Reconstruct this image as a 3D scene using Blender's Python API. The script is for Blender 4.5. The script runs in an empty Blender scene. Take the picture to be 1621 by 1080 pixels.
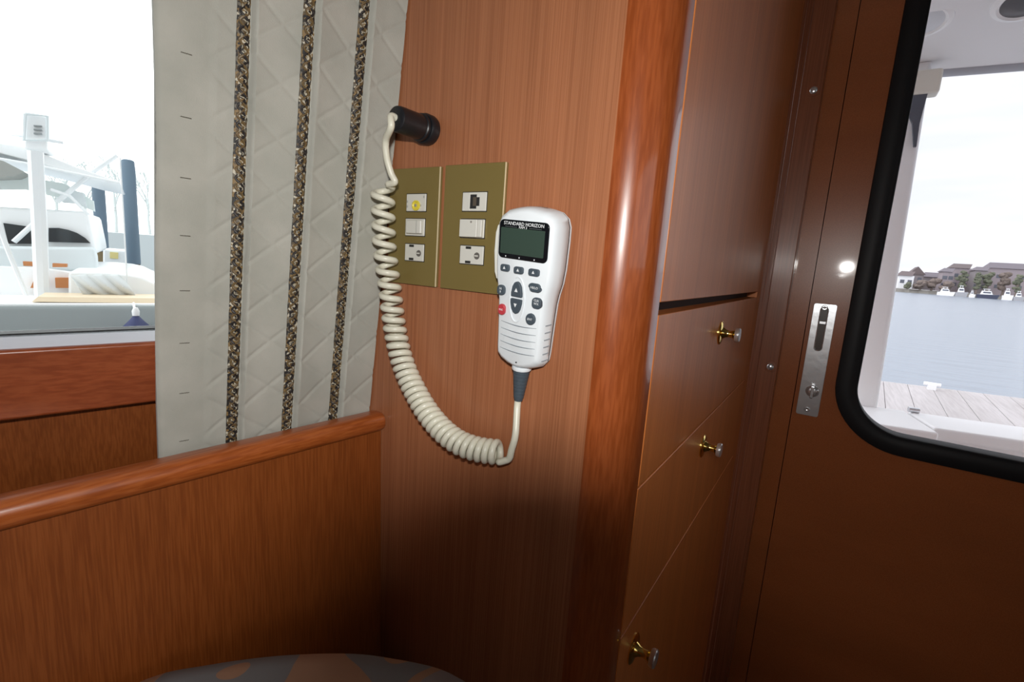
import bpy, bmesh, math, random
from mathutils import Vector, Matrix
random.seed(7)
S = bpy.context.scene
C = S.collection

# ---------------------------------------------------------------- camera (origin = the lens; x right along the bulkheads, y aft, z up)
W, H, FPX = 1621, 1080, 773.3
YAW, PIT, ROL = -0.577067, 0.164394, 0.069589
f_ = Vector((math.sin(YAW)*math.cos(PIT), math.cos(YAW)*math.cos(PIT), -math.sin(PIT)))
r_ = Vector((math.cos(YAW), -math.sin(YAW), 0)); u_ = r_.cross(f_)
R_ = r_*math.cos(ROL) + u_*math.sin(ROL)
U_ = -r_*math.sin(ROL) + u_*math.cos(ROL)
CAMROT = Matrix((R_, U_, -f_)).transposed()
cam = bpy.data.objects.new('viewpoint', bpy.data.cameras.new('viewpoint'))
cam.data.sensor_width = 36; cam.data.lens = 36*FPX/W; cam.data.clip_start = 0.005; cam.data.clip_end = 2000
cam.matrix_world = CAMROT.to_4x4()
C.objects.link(cam); S.camera = cam
S.view_settings.view_transform = 'Standard'; S.view_settings.look = 'None'
S.view_settings.exposure = 0.0; S.view_settings.gamma = 1.0; S.view_settings.use_curve_mapping = False

# ---------------------------------------------------------------- sky: overcast, brighter towards the boat's side
SKY_SIDE, SKY_AFT = 2.9, 1.33
world = bpy.data.worlds.new('overcast_sky'); S.world = world; world.use_nodes = True
nt = world.node_tree; nt.nodes.clear()
def N(tree, kind, **kw):
    n = tree.nodes.new(kind)
    for k, v in kw.items(): setattr(n, k, v)
    return n
tc = N(nt, 'ShaderNodeTexCoord')
dp = N(nt, 'ShaderNodeVectorMath', operation='DOT_PRODUCT'); dp.inputs[1].default_value = (-0.88, -0.42, 0.1)
nt.links.new(tc.outputs['Generated'], dp.inputs[0])
mr = N(nt, 'ShaderNodeMapRange'); mr.inputs[1].default_value = -0.3; mr.inputs[2].default_value = 0.7
nt.links.new(dp.outputs['Value'], mr.inputs[0])
mp = N(nt, 'ShaderNodeMapping'); mp.inputs['Scale'].default_value = (1.2, 1.2, 9)
nz = N(nt, 'ShaderNodeTexNoise'); nz.inputs['Scale'].default_value = 2.2; nz.inputs['Detail'].default_value = 3
nt.links.new(tc.outputs['Generated'], mp.inputs[0]); nt.links.new(mp.outputs[0], nz.inputs[0])
cr = N(nt, 'ShaderNodeValToRGB')
cr.color_ramp.elements[0].position = .35; cr.color_ramp.elements[0].color = (0.87, 0.90, 0.96, 1)
cr.color_ramp.elements[1].position = .6; cr.color_ramp.elements[1].color = (1, 1, 1, 1)
nt.links.new(nz.outputs[0], cr.inputs[0])
mx = N(nt, 'ShaderNodeMix'); mx.inputs[2].default_value = SKY_AFT; mx.inputs[3].default_value = SKY_SIDE
nt.links.new(mr.outputs[0], mx.inputs[0])
bg = N(nt, 'ShaderNodeBackground'); wo = N(nt, 'ShaderNodeOutputWorld')
nt.links.new(cr.outputs[0], bg.inputs[0]); nt.links.new(mx.outputs[0], bg.inputs[1]); nt.links.new(bg.outputs[0], wo.inputs[0])

# ---------------------------------------------------------------- the photographer's flash, on top of the camera
FLASH_UP, FLASH_BACK, FLASH_W = 0.0565, 0.0465, 2.5
fl = bpy.data.lights.new('camera_flash', 'AREA'); fl.shape = 'RECTANGLE'; fl.size = 0.026; fl.size_y = 0.015
fl.energy = FLASH_W; fl.color = (1, 0.985, 0.95)
flo = bpy.data.objects.new('camera_flash', fl); C.objects.link(flo)
flo.matrix_world = Matrix.Translation(U_*FLASH_UP - f_*FLASH_BACK) @ CAMROT.to_4x4()

# ---------------------------------------------------------------- rays of the photograph, met with real planes
def ray(x, y): return R_*((x-810.5)/FPX) - U_*((y-540)/FPX) + f_
def onY(x, y, Y): d = ray(x, y); return d*(Y/d.y)
def onX(x, y, X): d = ray(x, y); return d*(X/d.x)
def onZ(x, y, Z): d = ray(x, y); return d*(Z/d.z)
def onP(x, y, p, n): d = ray(x, y); return d*(p.dot(n)/d.dot(n))

# ---------------------------------------------------------------- object helpers
def tag(o, label=None, cat=None, group=None, kind=None):
    if label: o['label'] = label
    if cat: o['category'] = cat
    if group: o['group'] = group
    if kind: o['kind'] = kind
    return o
def thing(name, label, cat, loc=(0, 0, 0), group=None, rot=None):
    o = bpy.data.objects.new(name, None); o.empty_display_size = .02; C.objects.link(o)
    if rot is not None: o.matrix_world = Matrix.Translation(Vector(loc)) @ rot.to_4x4()
    else: o.location = loc
    return tag(o, label, cat, group)
def finish(name, bm, mat, parent=None, smooth=False, bevel=0, seg=2, world_coords=False, auto=40):
    me = bpy.data.meshes.new(name)
    bmesh.ops.remove_doubles(bm, verts=bm.verts, dist=1e-6)
    bmesh.ops.recalc_face_normals(bm, faces=bm.faces)
    for f in bm.faces: f.smooth = smooth
    if smooth and auto:
        for e in bm.edges:
            if len(e.link_faces) == 2 and e.calc_face_angle(0) > math.radians(auto): e.smooth = False
    bm.to_mesh(me); bm.free()
    for m in (mat if isinstance(mat, (list, tuple)) else [mat]): me.materials.append(m)
    o = bpy.data.objects.new(name, me); C.objects.link(o)
    if parent:
        o.parent = parent
        if world_coords: o.matrix_parent_inverse = parent_world(parent).inverted()
    if bevel:
        b = o.modifiers.new('bevel', 'BEVEL'); b.width = bevel; b.segments = seg; b.limit_method = 'ANGLE'
        for p in me.polygons: p.use_smooth = True
        if not smooth:
            for e in me.edges: pass
        b.harden_normals = True
    return o
def parent_world(p):
    m = Matrix.Identity(4); q = p
    while q: m = q.matrix_parent_inverse @ q.matrix_basis @ m if q.parent else q.matrix_basis @ m; q = q.parent
    return m
def struct(name, bm, mat, label=None, **kw):
    o = finish(name, bm, mat, **kw); o['kind'] = 'structure'
    if label: o['label'] = label
    return o
def box(bm, a, b, M=None):
    a = Vector(a); b = Vector(b)
    vs = [bm.verts.new((x, y, z)) for x in (a.x, b.x) for y in (a.y, b.y) for z in (a.z, b.z)]
    if M is not None:
        for v in vs: v.co = M @ v.co
    for q in ((0, 1, 3, 2), (4, 6, 7, 5), (0, 4, 5, 1), (2, 3, 7, 6), (0, 2, 6, 4), (1, 5, 7, 3)): bm.faces.new([vs[i] for i in q])
    return bm
def prism(bm, pts, d):
    """closed outline of 3-D points pushed along d"""
    d = Vector(d); a = [bm.verts.new(p) for p in pts]; b = [bm.verts.new(Vector(p)+d) for p in pts]; n = len(a)
    bm.faces.new(a); bm.faces.new(b[::-1])
    for i in range(n): bm.faces.new((a[i], b[i], b[(i+1) % n], a[(i+1) % n]))
    return bm
def frames(pts):
    T = []
    for i in range(len(pts)):
        a = pts[max(0, i-1)]; b = pts[min(len(pts)-1, i+1)]; T.append((b-a).normalized())
    n = T[0].orthogonal().normalized(); out = [(T[0], n, T[0].cross(n))]
    for i in range(1, len(pts)):
        q = T[i-1].rotation_difference(T[i]); n = (q @ n); n = (n - T[i]*n.dot(T[i])).normalized(); out.append((T[i], n, T[i].cross(n)))
    return out
def tube(bm, pts, rad, seg=10, cap=True, prof=None):
    pts = [Vector(p) for p in pts]; fr = frames(pts); rings = []
    for i, p in enumerate(pts):
        r = rad(i/(len(pts)-1)) if callable(rad) else rad
        t, n, b = fr[i]
        rings.append([bm.verts.new(p + n*(r*math.cos(k*2*math.pi/seg)) + b*(r*math.sin(k*2*math.pi/seg))) for k in range(seg)])
    for a, b in zip(rings, rings[1:]):
        for k in range(seg): bm.faces.new((a[k], a[(k+1) % seg], b[(k+1) % seg], b[k]))
    if cap: bm.faces.new(rings[0][::-1]); bm.faces.new(rings[-1])
    return bm
def lathe(bm, prof, o, ax, seg=24, cap=True):
    """prof: (distance along ax, radius)"""
    o = Vector(o); ax = Vector(ax).normalized(); n = ax.orthogonal().normalized(); b = ax.cross(n); rings = []
    for d, r in prof: rings.append([bm.verts.new(o + ax*d + n*(r*math.cos(k*2*math.pi/seg)) + b*(r*math.sin(k*2*math.pi/seg))) for k in range(seg)])
    for p, q in zip(rings, rings[1:]):
        for k in range(seg): bm.faces.new((p[k], p[(k+1) % seg], q[(k+1) % seg], q[k]))
    if cap: bm.faces.new(rings[0][::-1]); bm.faces.new(rings[-1])
    return bm
def catmull(P, n=12):
    P = [Vector(p) for p in P]; P = [P[0]*2-P[1]] + P + [P[-1]*2-P[-2]]; out = []
    for i in range(1, len(P)-2):
        a, b, c, d = P[i-1:i+3]
        for k in range(n):
            t = k/n; out.append(0.5*((2*b) + (c-a)*t + (2*a-5*b+4*c-d)*t*t + (3*b-a-3*c+d)*t**3))
    out.append(P[-2]); return out
def grid(bm, nu, nv, fn):
    g = [[bm.verts.new(fn(i/nu, j/nv)) for j in range(nv+1)] for i in range(nu+1)]
    for i in range(nu):
        for j in range(nv): bm.faces.new((g[i][j], g[i+1][j], g[i+1][j+1], g[i][j+1]))
    return g
def rrect(cx, cz, w, h, r, n=5):
    """rounded rectangle outline as (x, z), counter-clockwise"""
    out = []
    for sx, sz, a0 in ((1, 1, 0), (-1, 1, 90), (-1, -1, 180), (1, -1, 270)):
        for k in range(n+1):
            a = math.radians(a0 + 90*k/n); out.append((cx+sx*(w/2-r)+r*math.cos(a), cz+sz*(h/2-r)+r*math.sin(a)))
    return out
def text(name, body, size, mat, parent, M, extrude=0.00008, align='CENTER'):
    cu = bpy.data.curves.new(name, 'FONT'); cu.body = body; cu.size = size; cu.extrude = extrude; cu.align_x = align; cu.align_y = 'CENTER'; cu.resolution_u = 2
    t = bpy.data.objects.new(name, cu); C.objects.link(t)
    dg = bpy.context.evaluated_depsgraph_get(); me = bpy.data.meshes.new_from_object(t.evaluated_get(dg)); bpy.data.objects.remove(t)
    me.materials.clear(); me.materials.append(mat); me.transform(M)
    o = bpy.data.objects.new(name, me); C.objects.link(o); o.parent = parent; return o

# ---------------------------------------------------------------- materials
def mat(name, color=(.5, .5, .5), rough=.5, metal=0, spec=.5, coat=0, coat_rough=.1, **kw):
    m = bpy.data.materials.new(name); m.use_nodes = True; b = m.node_tree.nodes['Principled BSDF']
    b.inputs['Base Color'].default_value = (*color, 1); b.inputs['Roughness'].default_value = rough; b.inputs['Metallic'].default_value = metal
    b.inputs['Specular IOR Level'].default_value = spec; b.inputs['Coat Weight'].default_value = coat; b.inputs['Coat Roughness'].default_value = coat_rough
    for k, v in kw.items(): b.inputs[k].default_value = v
    return m
def noise_bump(m, scale=(1, 1, 1), ns=50, strength=.2, dist=.001, detail=3):
    t = m.node_tree; b = t.nodes['Principled BSDF']
    tc = N(t, 'ShaderNodeTexCoord'); mp = N(t, 'ShaderNodeMapping'); mp.inputs['Scale'].default_value = scale
    nz = N(t, 'ShaderNodeTexNoise'); nz.inputs['Scale'].default_value = ns; nz.inputs['Detail'].default_value = detail
    bp = N(t, 'ShaderNodeBump'); bp.inputs['Strength'].default_value = strength; bp.inputs['Distance'].default_value = dist
    t.links.new(tc.outputs['Object'], mp.inputs[0]); t.links.new(mp.outputs[0], nz.inputs[0]); t.links.new(nz.outputs[0], bp.inputs['Height']); t.links.new(bp.outputs[0], b.inputs['Normal'])
    return m
def wood(name, base, dark, light, fine=(900, 900, 7), broad=(45, 45, 1.2), rough=.38, coat=.25, coat_rough=.22, mixf=.5, spec=.4):
    """straight-grained veneer: hair-fine lines over slow tone bands, along the axis with the small scale"""
    m = mat(name, base, rough, coat=coat, coat_rough=coat_rough, spec=spec); t = m.node_tree; b = t.nodes['Principled BSDF']
    tc = N(t, 'ShaderNodeTexCoord')
    def noise(sc, det, dist=0.0):
        mp = N(t, 'ShaderNodeMapping'); mp.inputs['Scale'].default_value = sc
        nz = N(t, 'ShaderNodeTexNoise'); nz.inputs['Scale'].default_value = 1; nz.inputs['Detail'].default_value = det; nz.inputs['Distortion'].default_value = dist
        t.links.new(tc.outputs['Object'], mp.inputs[0]); t.links.new(mp.outputs[0], nz.inputs[0]); return nz
    a = noise(fine, 2); c = noise(broad, 4, .4)
    r1 = N(t, 'ShaderNodeValToRGB'); e = r1.color_ramp.elements; e[0].position = .36; e[0].color = (*dark, 1); e[1].position = .62; e[1].color = (*light, 1); k = e.new(.5); k.color = (*base, 1)
    r2 = N(t, 'ShaderNodeValToRGB'); e = r2.color_ramp.elements; e[0].position = .3; e[0].color = (.90, .89, .88, 1); e[1].position = .7; e[1].color = (1.07, 1.07, 1.07, 1)
    t.links.new(a.outputs[0], r1.inputs[0]); t.links.new(c.outputs[0], r2.inputs[0])
    mx = N(t, 'ShaderNodeMix', data_type='RGBA', blend_type='MULTIPLY'); mx.inputs[0].default_value = 1
    t.links.new(r1.outputs[0], mx.inputs[6]); t.links.new(r2.outputs[0], mx.inputs[7]); t.links.new(mx.outputs[2], b.inputs['Base Color'])
    bp = N(t, 'ShaderNodeBump'); bp.inputs['Strength'].default_value = .12; bp.inputs['Distance'].default_value = .0002
    t.links.new(a.outputs[0], bp.inputs['Height']); t.links.new(bp.outputs[0], b.inputs['Normal'])
    return m
def glass(name, tint=(1, 1, 1)):
    m = bpy.data.materials.new(name); m.use_nodes = True; t = m.node_tree; t.nodes.clear()
    o = N(t, 'ShaderNodeOutputMaterial'); mx = N(t, 'ShaderNodeMixShader'); tr = N(t, 'ShaderNodeBsdfTransparent'); gl = N(t, 'ShaderNodeBsdfGlossy'); fr = N(t, 'ShaderNodeFresnel')
    tr.inputs[0].default_value = (*tint, 1); gl.inputs[1].default_value = 0.0; fr.inputs[0].default_value = 1.45
    t.links.new(fr.outputs[0], mx.inputs[0]); t.links.new(tr.outputs[0], mx.inputs[1]); t.links.new(gl.outputs[0], mx.inputs[2]); t.links.new(mx.outputs[0], o.inputs[0]); return m

m_wall = wood('teak_veneer', (.355, .134, .060), (.305, .110, .048), (.395, .155, .071), fine=(1100, 1100, 5), broad=(30, 30, .8), rough=.42)
m_seat = wood('teak_veneer_red', (.23, .057, .009), (.195, .046, .007), (.262, .069, .013), fine=(800, 800, 2.2), broad=(26, 26, .5), rough=.45, coat=.1)
m_post = wood('teak_solid', (.28, .064, .015), (.245, .053, .011), (.315, .076, .019), fine=(420, 420, 40), broad=(40, 40, 5), rough=.3, coat=.8, coat_rough=.07)
m_front = wood('teak_satin', (.56, .178, .046), (.51, .155, .038), (.61, .200, .056), fine=(600, 600, 5), broad=(30, 30, .8), rough=.42, coat=.2, coat_rough=.2, spec=.3)
m_door = wood('teak_gloss', (.33, .098, .030), (.30, .086, .026), (.355, .108, .034), fine=(500, 5, 500), broad=(3, 3, 12), rough=.3, coat=.85, coat_rough=.045)
m_rail = wood('teak_rail', (.36, .088, .018), (.30, .068, .013), (.41, .108, .025), fine=(420, 22, 420), broad=(50, 4, 50), rough=.33, coat=.6, coat_rough=.2)
m_sill = wood('teak_sill', (.30, .068, .021), (.26, .056, .017), (.33, .080, .026), fine=(400, 14, 400), broad=(40, 2, 40), rough=.38, coat=.3, coat_rough=.22)
m_frame = wood('teak_dark', (.24, .078, .035), (.20, .063, .028), (.27, .09, .042), fine=(500, 500, 6), rough=.35, coat=.5, coat_rough=.15)
m_lining = mat('cream_lining', (.62, .58, .50), .7)
m_carpet = noise_bump(mat('carpet', (.20, .17, .13), .95), ns=400, strength=.5)
m_black = mat('painted_gap_shade', (.045, .022, .014), .8)
m_alu = noise_bump(mat('anodised_aluminium', (.74, .79, .88), .42, metal=.15), (1, .1, 1), 300, .1)
m_rubber = mat('black_rubber', (.014, .014, .016), .5, spec=.25)
m_brass = mat('olive_brass', (.24, .178, .056), .42, metal=.3, spec=.5)
m_brassedge = mat('brass_edge', (.80, .68, .44), .45, metal=.2)
m_module = mat('ivory_plastic', (.66, .65, .60), .35)
m_hole = mat('dark_socket', (.02, .02, .02), .6)
m_yellow = mat('yellow_plastic', (.75, .62, .06), .4)
m_cord = mat('cream_vinyl', (.74, .72, .60), .32, spec=.5)
m_handset = mat('white_handset', (.76, .805, .84), .38, spec=.45)
m_gray = mat('slate_rubber', (.055, .075, .095), .55)
m_bezel = mat('gloss_black', (.006, .007, .009), .12, spec=.5)
m_lcd = mat('grey_green_lcd', (.038, .064, .050), .28)
m_white = mat('white_print', (.80, .82, .84), .5)
m_red = mat('red_key', (.50, .045, .06), .4)
m_seam = mat('dark_seam', (.02, .02, .022), .5)
m_plug = noise_bump(mat('black_plastic', (.010, .011, .014), .38), ns=200, strength=.1)
m_gold = mat('polished_brass', (.88, .66, .20), .14, metal=1)
m_chrome = noise_bump(mat('chrome', (.75, .77, .80), .28, metal=.8), ns=60, strength=.2)
m_gel = mat('white_gelcoat', (.97, .97, .97), .4)
m_glass_side = glass('clear_glass', (.97, .99, .98)); m_glass_door = glass('door_glass', (.94, .94, .955))

# ================================================================ THE CABIN
YW = .3794            # panel with the switches, across the boat
XD = -.127            # faces of the drawers, along the boat
YD = 1.17             # aft bulkhead and sliding door
ZF, ZC = -1.05, .86
wv = Vector((.1966, .9805, 0)); lv = Vector((.1002, 0, 1)); nv = wv.cross(lv).normalized(); C0 = Vector((-.4245, YW, 0))
def side(u, v, h): return C0 + wv*u + lv*v + nv*h      # window-wall coordinates: along, up, inboard
def sbox(bm, u0, u1, v0, v1, h0, h1):
    vs = [bm.verts.new(side(u, v, h)) for u in (u0, u1) for v in (v0, v1) for h in (h0, h1)]
    for q in ((0, 1, 3, 2), (4, 6, 7, 5), (0, 4, 5, 1), (2, 3, 7, 6), (0, 2, 6, 4), (1, 5, 7, 3)): bm.faces.new([vs[i] for i in q])
    return bm

struct('floor', box(bmesh.new(), (-1.3, -2.2, ZF-.05), (2.0, 1.30, ZF)), m_carpet)
struct('ceiling', box(bmesh.new(), (-1.3, -2.2, ZC), (2.0, 1.25, ZC+.05)), m_lining)
struct('wall_front', box(bmesh.new(), (-1.3, -2.25, ZF), (2.0, -2.2, ZC)), m_front)
wf = tag(bpy.data.objects.new('fill_window', None), kind='structure'); C.objects.link(wf); finish('pane', box(bmesh.new(), (2.02, -1.9, .0), (2.025, .50, .55)), m_glass_side, wf)  # unseen side window, added to let fill daylight into the cabin
bm = bmesh.new(); box(bm, (2.0, -2.25, ZF), (2.05, 1.25, .0)); box(bm, (2.0, -2.25, .55), (2.05, 1.25, ZC)); box(bm, (2.0, .5, .0), (2.05, 1.25, .55)); box(bm, (2.0, -2.25, .0), (2.05, -1.9, .55)); struct('wall_right', bm, m_front)
# panel carrying the switches
struct('wall_middle', box(bmesh.new(), (-.56, YW, ZF), (-.160, YW+.018, ZC)), m_wall, 'teak veneer panel that carries the brass switch plates')
# rounded solid corner post
bm = bmesh.new(); out = []
cx, r = -.1635, .0368
out.append((cx, YW-.0004))
for k in range(13):
    a = math.radians(-90+90*k/12); out.append((cx+r*math.cos(a), YW-.0004+r+r*math.sin(a)))
out += [(cx+r, YW+.0445), (cx-.0, YW+.0445)]
prism(bm, [(x, y, ZF) for x, y in out], (0, 0, ZC-ZF))
struct('trim_1', bm, m_post, 'rounded solid teak corner post beside the drawers', smooth=True, auto=50)
# window wall below, above and beyond the window
bm = bmesh.new(); sbox(bm, -2.7, .30, -1.2, -.150, -.10, -.055)
struct('wall_left', bm, m_seat, 'teak veneer below the window sill')
bm = bmesh.new(); sbox(bm, -2.7, .30, .70, .95, -.10, -.055); struct('wall_left_top', bm, m_lining).name = 'wall_left.001'
bm = bmesh.new(); sbox(bm, -.03, .30, -.155, .72, -.10, -.055); struct('wall_left_end', bm, m_lining).name = 'wall_left.002'
bm = bmesh.new(); sbox(bm, -2.7, -1.5, -.155, .72, -.10, -.055); struct('wall_left_fore', bm, m_lining).name = 'wall_left.003'
bm = bmesh.new(); sbox(bm, -2.6, -.005, -.1556, -.0981, -.060, -.03)
struct('trim_2', bm, m_sill, 'teak board under the side window', bevel=.003)
# side window: aluminium frame, rubber lip, pane
win = tag(bpy.data.objects.new('window_1', None), kind='structure'); C.objects.link(win)
bm = bmesh.new(); sbox(bm, -1.5, -.03, -.0985, -.0885, -.054, -.034); sbox(bm, -1.5, -.03, .69, .70, -.054, -.034); sbox(bm, -.04, -.03, -.0885, .69, -.054, -.034); sbox(bm, -1.5, -1.49, -.0885, .69, -.054, -.034)
finish('window_frame', bm, m_alu, win, bevel=.0008)
bm = bmesh.new(); sbox(bm, -1.49, -.04, -.0887, -.0876, -.050, -.040); finish('gasket', bm, m_rubber, win)
bm = bmesh.new(); sbox(bm, -1.49, -.04, -.0885, .69, -.046, -.043); finish('pane', bm, m_glass_side, win)

# ---------------------------------------------------------------- settee back: veneer panel and nosed rail
ra = Vector((.1045, .9945, 0)); ri = Vector((.9945, -.1045, 0))
seat = thing('settee', 'teak veneer settee with a rounded teak cap rail along its back, under the curtain', 'settee', (-.41, YW, ZF))
bm = bmesh.new(); p0 = Vector((-.4208, YW, -.2067))
def sb(s, dz, off): return p0 + ra*s + Vector((.034*-dz, 0, dz)) + ri*off
L = -1.5
vs = [bm.verts.new(sb(s, dz, o)) for s in (L, -.001) for dz in (-.845, .004) for o in (-.016, 0)]
for q in ((0, 1, 3, 2), (4, 6, 7, 5), (0, 4, 5, 1), (2, 3, 7, 6), (0, 2, 6, 4), (1, 5, 7, 3)): bm.faces.new([vs[i] for i in q])
finish('back_panel', bm, m_seat, seat, world_coords=True)
bm = bmesh.new(); prof = []
RW, RH = .0285, .0215
for x, z in rrect(-.0055, .0105, RW, RH, .0095, 6): prof.append((x, z))
vs0 = [Vector((0, 0, 0))]
ring = lambda s, k=1: [bm.verts.new(sb(s, 0, 0)*1 + ri*((x+.0055)*k-.0055) + Vector((0, 0, (z-.0105)*k+.0105))) for x, z in prof]
rs = [ring(L)] + [ring(L*(1-i/12)) for i in range(1, 12)] + [ring(-.0085), ring(-.004, .985), ring(-.0006, .93)]
n = len(prof)
for a, b in zip(rs, rs[1:]):
    for k in range(n): bm.faces.new((a[k], a[(k+1) % n], b[(k+1) % n], b[k]))
bm.faces.new(rs[0]); bm.faces.new(rs[-1][::-1])
finish('cap_rail', bm, m_rail, seat, smooth=True, world_coords=True)

# seat cushion corner at the bottom of the view
m_cush = mat('patterned_upholstery', (.10, .10, .11), .85)
t = m_cush.node_tree; b = t.nodes['Principled BSDF']; tc = N(t, 'ShaderNodeTexCoord')
mp = N(t, 'ShaderNodeMapping'); mp.inputs['Scale'].default_value = (1, 1, .2); mp.inputs['Location'].default_value = (.03, .12, 0)
nz = N(t, 'ShaderNodeTexNoise'); nz.inputs['Scale'].default_value = 7.5; nz.inputs['Detail'].default_value = .6; nz.inputs['Distortion'].default_value = .4
rp = N(t, 'ShaderNodeValToRGB'); rp.color_ramp.interpolation = 'CONSTANT'; e = rp.color_ramp.elements
e[0].position = 0; e[0].color = (.26, .23, .235, 1); e[1].position = .43; e[1].color = (.36, .215, .14, 1); k = e.new(.50); k.color = (.19, .20, .215, 1); k = e.new(.64); k.color = (.36, .215, .14, 1)
t.links.new(tc.outputs['Object'], mp.inputs[0]); t.links.new(mp.outputs[0], nz.inputs[0]); t.links.new(nz.outputs[0], rp.inputs[0]); t.links.new(rp.outputs[0], b.inputs['Base Color'])
bm = bmesh.new()
c0 = onZ(480, 1030, -.36)
# plan of the cushion: two sides along the panel and the bulkhead joined by a wide round corner
A = onZ(140, 1110, -.36) + Vector((0, 0, 0)); P1 = onZ(200, 1080, -.36); P2 = onZ(330, 1047, -.36); P3 = onZ(480, 1030, -.36); P4 = onZ(620, 1034, -.36); P5 = onZ(760, 1080, -.36)
edge = catmull([P1 + Vector((-.004, -.30, 0)), P1 + Vector((-.003, -.10, 0)), P1, P2, P3, P4, P5, P5 + Vector((.055, -.07, 0)), P5 + Vector((.07, -.20, 0)), P5+Vector((.06, -.42, 0))], 8)
cen = Vector((sum(p.x for p in edge)/len(edge), sum(p.y for p in edge)/len(edge), -.36))
rings = []
for k, (s, dz) in enumerate(((.0, .012), (.4, .011), (.75, .008), (.92, .003), (.985, -.008), (1.0, -.022), (.995, -.060), (.97, -.11), (.94, -.12))):
    rings.append([bm.verts.new(Vector((cen.x+(p.x-cen.x)*s, cen.y+(p.y-cen.y)*s, -.360+dz))) for p in edge] if s else None)
top = bm.verts.new(cen + Vector((0, 0, .012))); n = len(edge)
for a, b2 in zip(rings[1:], rings[2:]):
    for k in range(n): bm.faces.new((a[k], a[(k+1) % n], b2[(k+1) % n], b2[k]))
for k in range(n): bm.faces.new((top, rings[1][(k+1) % n], rings[1][k]))
bm.faces.new(rings[-1])
cu = finish('seat_cushion', bm, m_cush, smooth=True, auto=70)
tag(cu, 'grey and brown patterned settee cushion with a rounded corner', 'cushion')
bm = bmesh.new(); xs = [p.x for p in edge]; box(bm, (-.40, -.9, ZF), (-.10, .36, -.482))
finish('base', bm, m_seat, seat, world_coords=True, bevel=.004)

# ---------------------------------------------------------------- drawer cabinet
cab = thing('drawer_cabinet', 'teak cabinet with upper door, two drawers and lower door, brass knobs', 'cabinet', (XD-.15, .43, ZF))
def cpart(name, bm, m, **kw): return finish(name, bm, m, kw.pop('parent', cab), world_coords=True, **kw)
bm = bmesh.new()
box(bm, (-.40, .4262, ZF), (XD-.020, 1.098, ZC-.01))
box(bm, (XD-.020, 1.052, ZF), (XD-.001, 1.098, ZC-.01))
cpart('body', bm, m_front, bevel=.001)
def front(name, y0, y1, z0, z1): return cpart(name, box(bmesh.new(), (XD-.018, y0, z0), (XD, y1, z1)), m_front, bevel=.0011)
dk = cpart('gap_shade_sheet', box(bmesh.new(), (XD-.0199, .43, ZF+.01), (XD-.0185, 1.05, ZC-.02)), m_black)  # dark sheet behind the fronts; the gaps' shade is put into its colour
dk['label'] = 'dark sheet painting the shade in the gaps around the drawer fronts'
def knob(parent, y, z):
    bm = bmesh.new(); o = Vector((XD, y, z))
    lathe(bm, ((0, .0165), (.0012, .0165), (.0026, .0145), (.0034, .0085), (.0075, .0055), (.012, .0045), (.0165, .0052), (.0195, .0085)), o, (1, 0, 0), 28)
    k = cpart('knob', bm, m_gold, parent=parent, smooth=True, auto=35)
    bm = bmesh.new(); lathe(bm, ((.0195, .0088), (.0215, .0098), (.0245, .0098), (.0255, .0088)), o, (1, 0, 0), 28)
    kf = cpart('knob_face', bm, m_chrome, parent=parent, smooth=True, auto=35); kf['label'] = 'chrome face of the knob'
ud = front('door', .4285, 1.049, -.028, ZC-.03)
d1 = front('drawer', .4285, 1.049, -.2005, -.0390); d2 = front('drawer', .4285, 1.049, -.3600, -.2025); ld = front('door', .4285, 1.049, ZF+.03, -.3620)
for par, px, py in ((d1, 1140, 527), (d2, 1112, 706), (ld, 1002, 1026)):
    q = onX(px, py, XD); knob(par, q.y, q.z)

# ---------------------------------------------------------------- aft bulkhead, door frame, sliding door
def rx(ratio, y): return ratio*y
bm = bmesh.new(); box(bm, (-1.0, 1.1862, ZF), (-.0448, 1.245, ZC)); box(bm, (-.0448, 1.2065, ZF), (-.012, 1.245, ZC)); struct('wall_back', bm, m_frame)
bm = bmesh.new(); box(bm, (-.131, 1.165, ZF), (-.0805, 1.186, ZC)); box(bm, (-.1165, 1.128, ZF), (-.0795, 1.166, ZC))
jamb = struct('trim_3', bm, m_frame, 'dark teak door jamb with exposed screws', bevel=.002)
for px, py in ((1288, 143), (1219.5, 581)):
    q = onY(px, py, 1.128); s = thing('screw', 'domed steel screw in the door jamb, %s' % ('the one high beside the upper cabinet door' if py < 300 else 'the one beside the top drawer'), 'screw', q, 'screws in the door jamb')
    finish('head', lathe(bmesh.new(), ((0, .0070), (-.0016, .0064), (-.0030, .0038), (-.0035, .001)), q, (0, 1, 0), 18), m_chrome, s, smooth=True, auto=60, world_coords=True)
    finish('collar', lathe(bmesh.new(), ((.0002, .0115), (-.0006, .0112), (-.0008, .0072)), q, (0, 1, 0), 20), m_frame, s, smooth=True, world_coords=True)
bm = bmesh.new(); box(bm, (-.0800, YD, ZF), (-.0447, 1.186, ZC)); struct('trim_4', bm, m_door, 'narrow teak strip between the jamb and the sliding door')
door = tag(bpy.data.objects.new('door_1', None), kind='structure'); C.objects.link(door); door['label'] = 'glossy teak sliding door with a rubber-framed window'
WX0, WX1, WZ0, WZ1 = .0612, .56, -.2845, .66
def hole(w0, w1, z0, z1, r, n=10):
    return rrect((w0+w1)/2, (z0+z1)/2, w1-w0, z1-z0, r, n)
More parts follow.
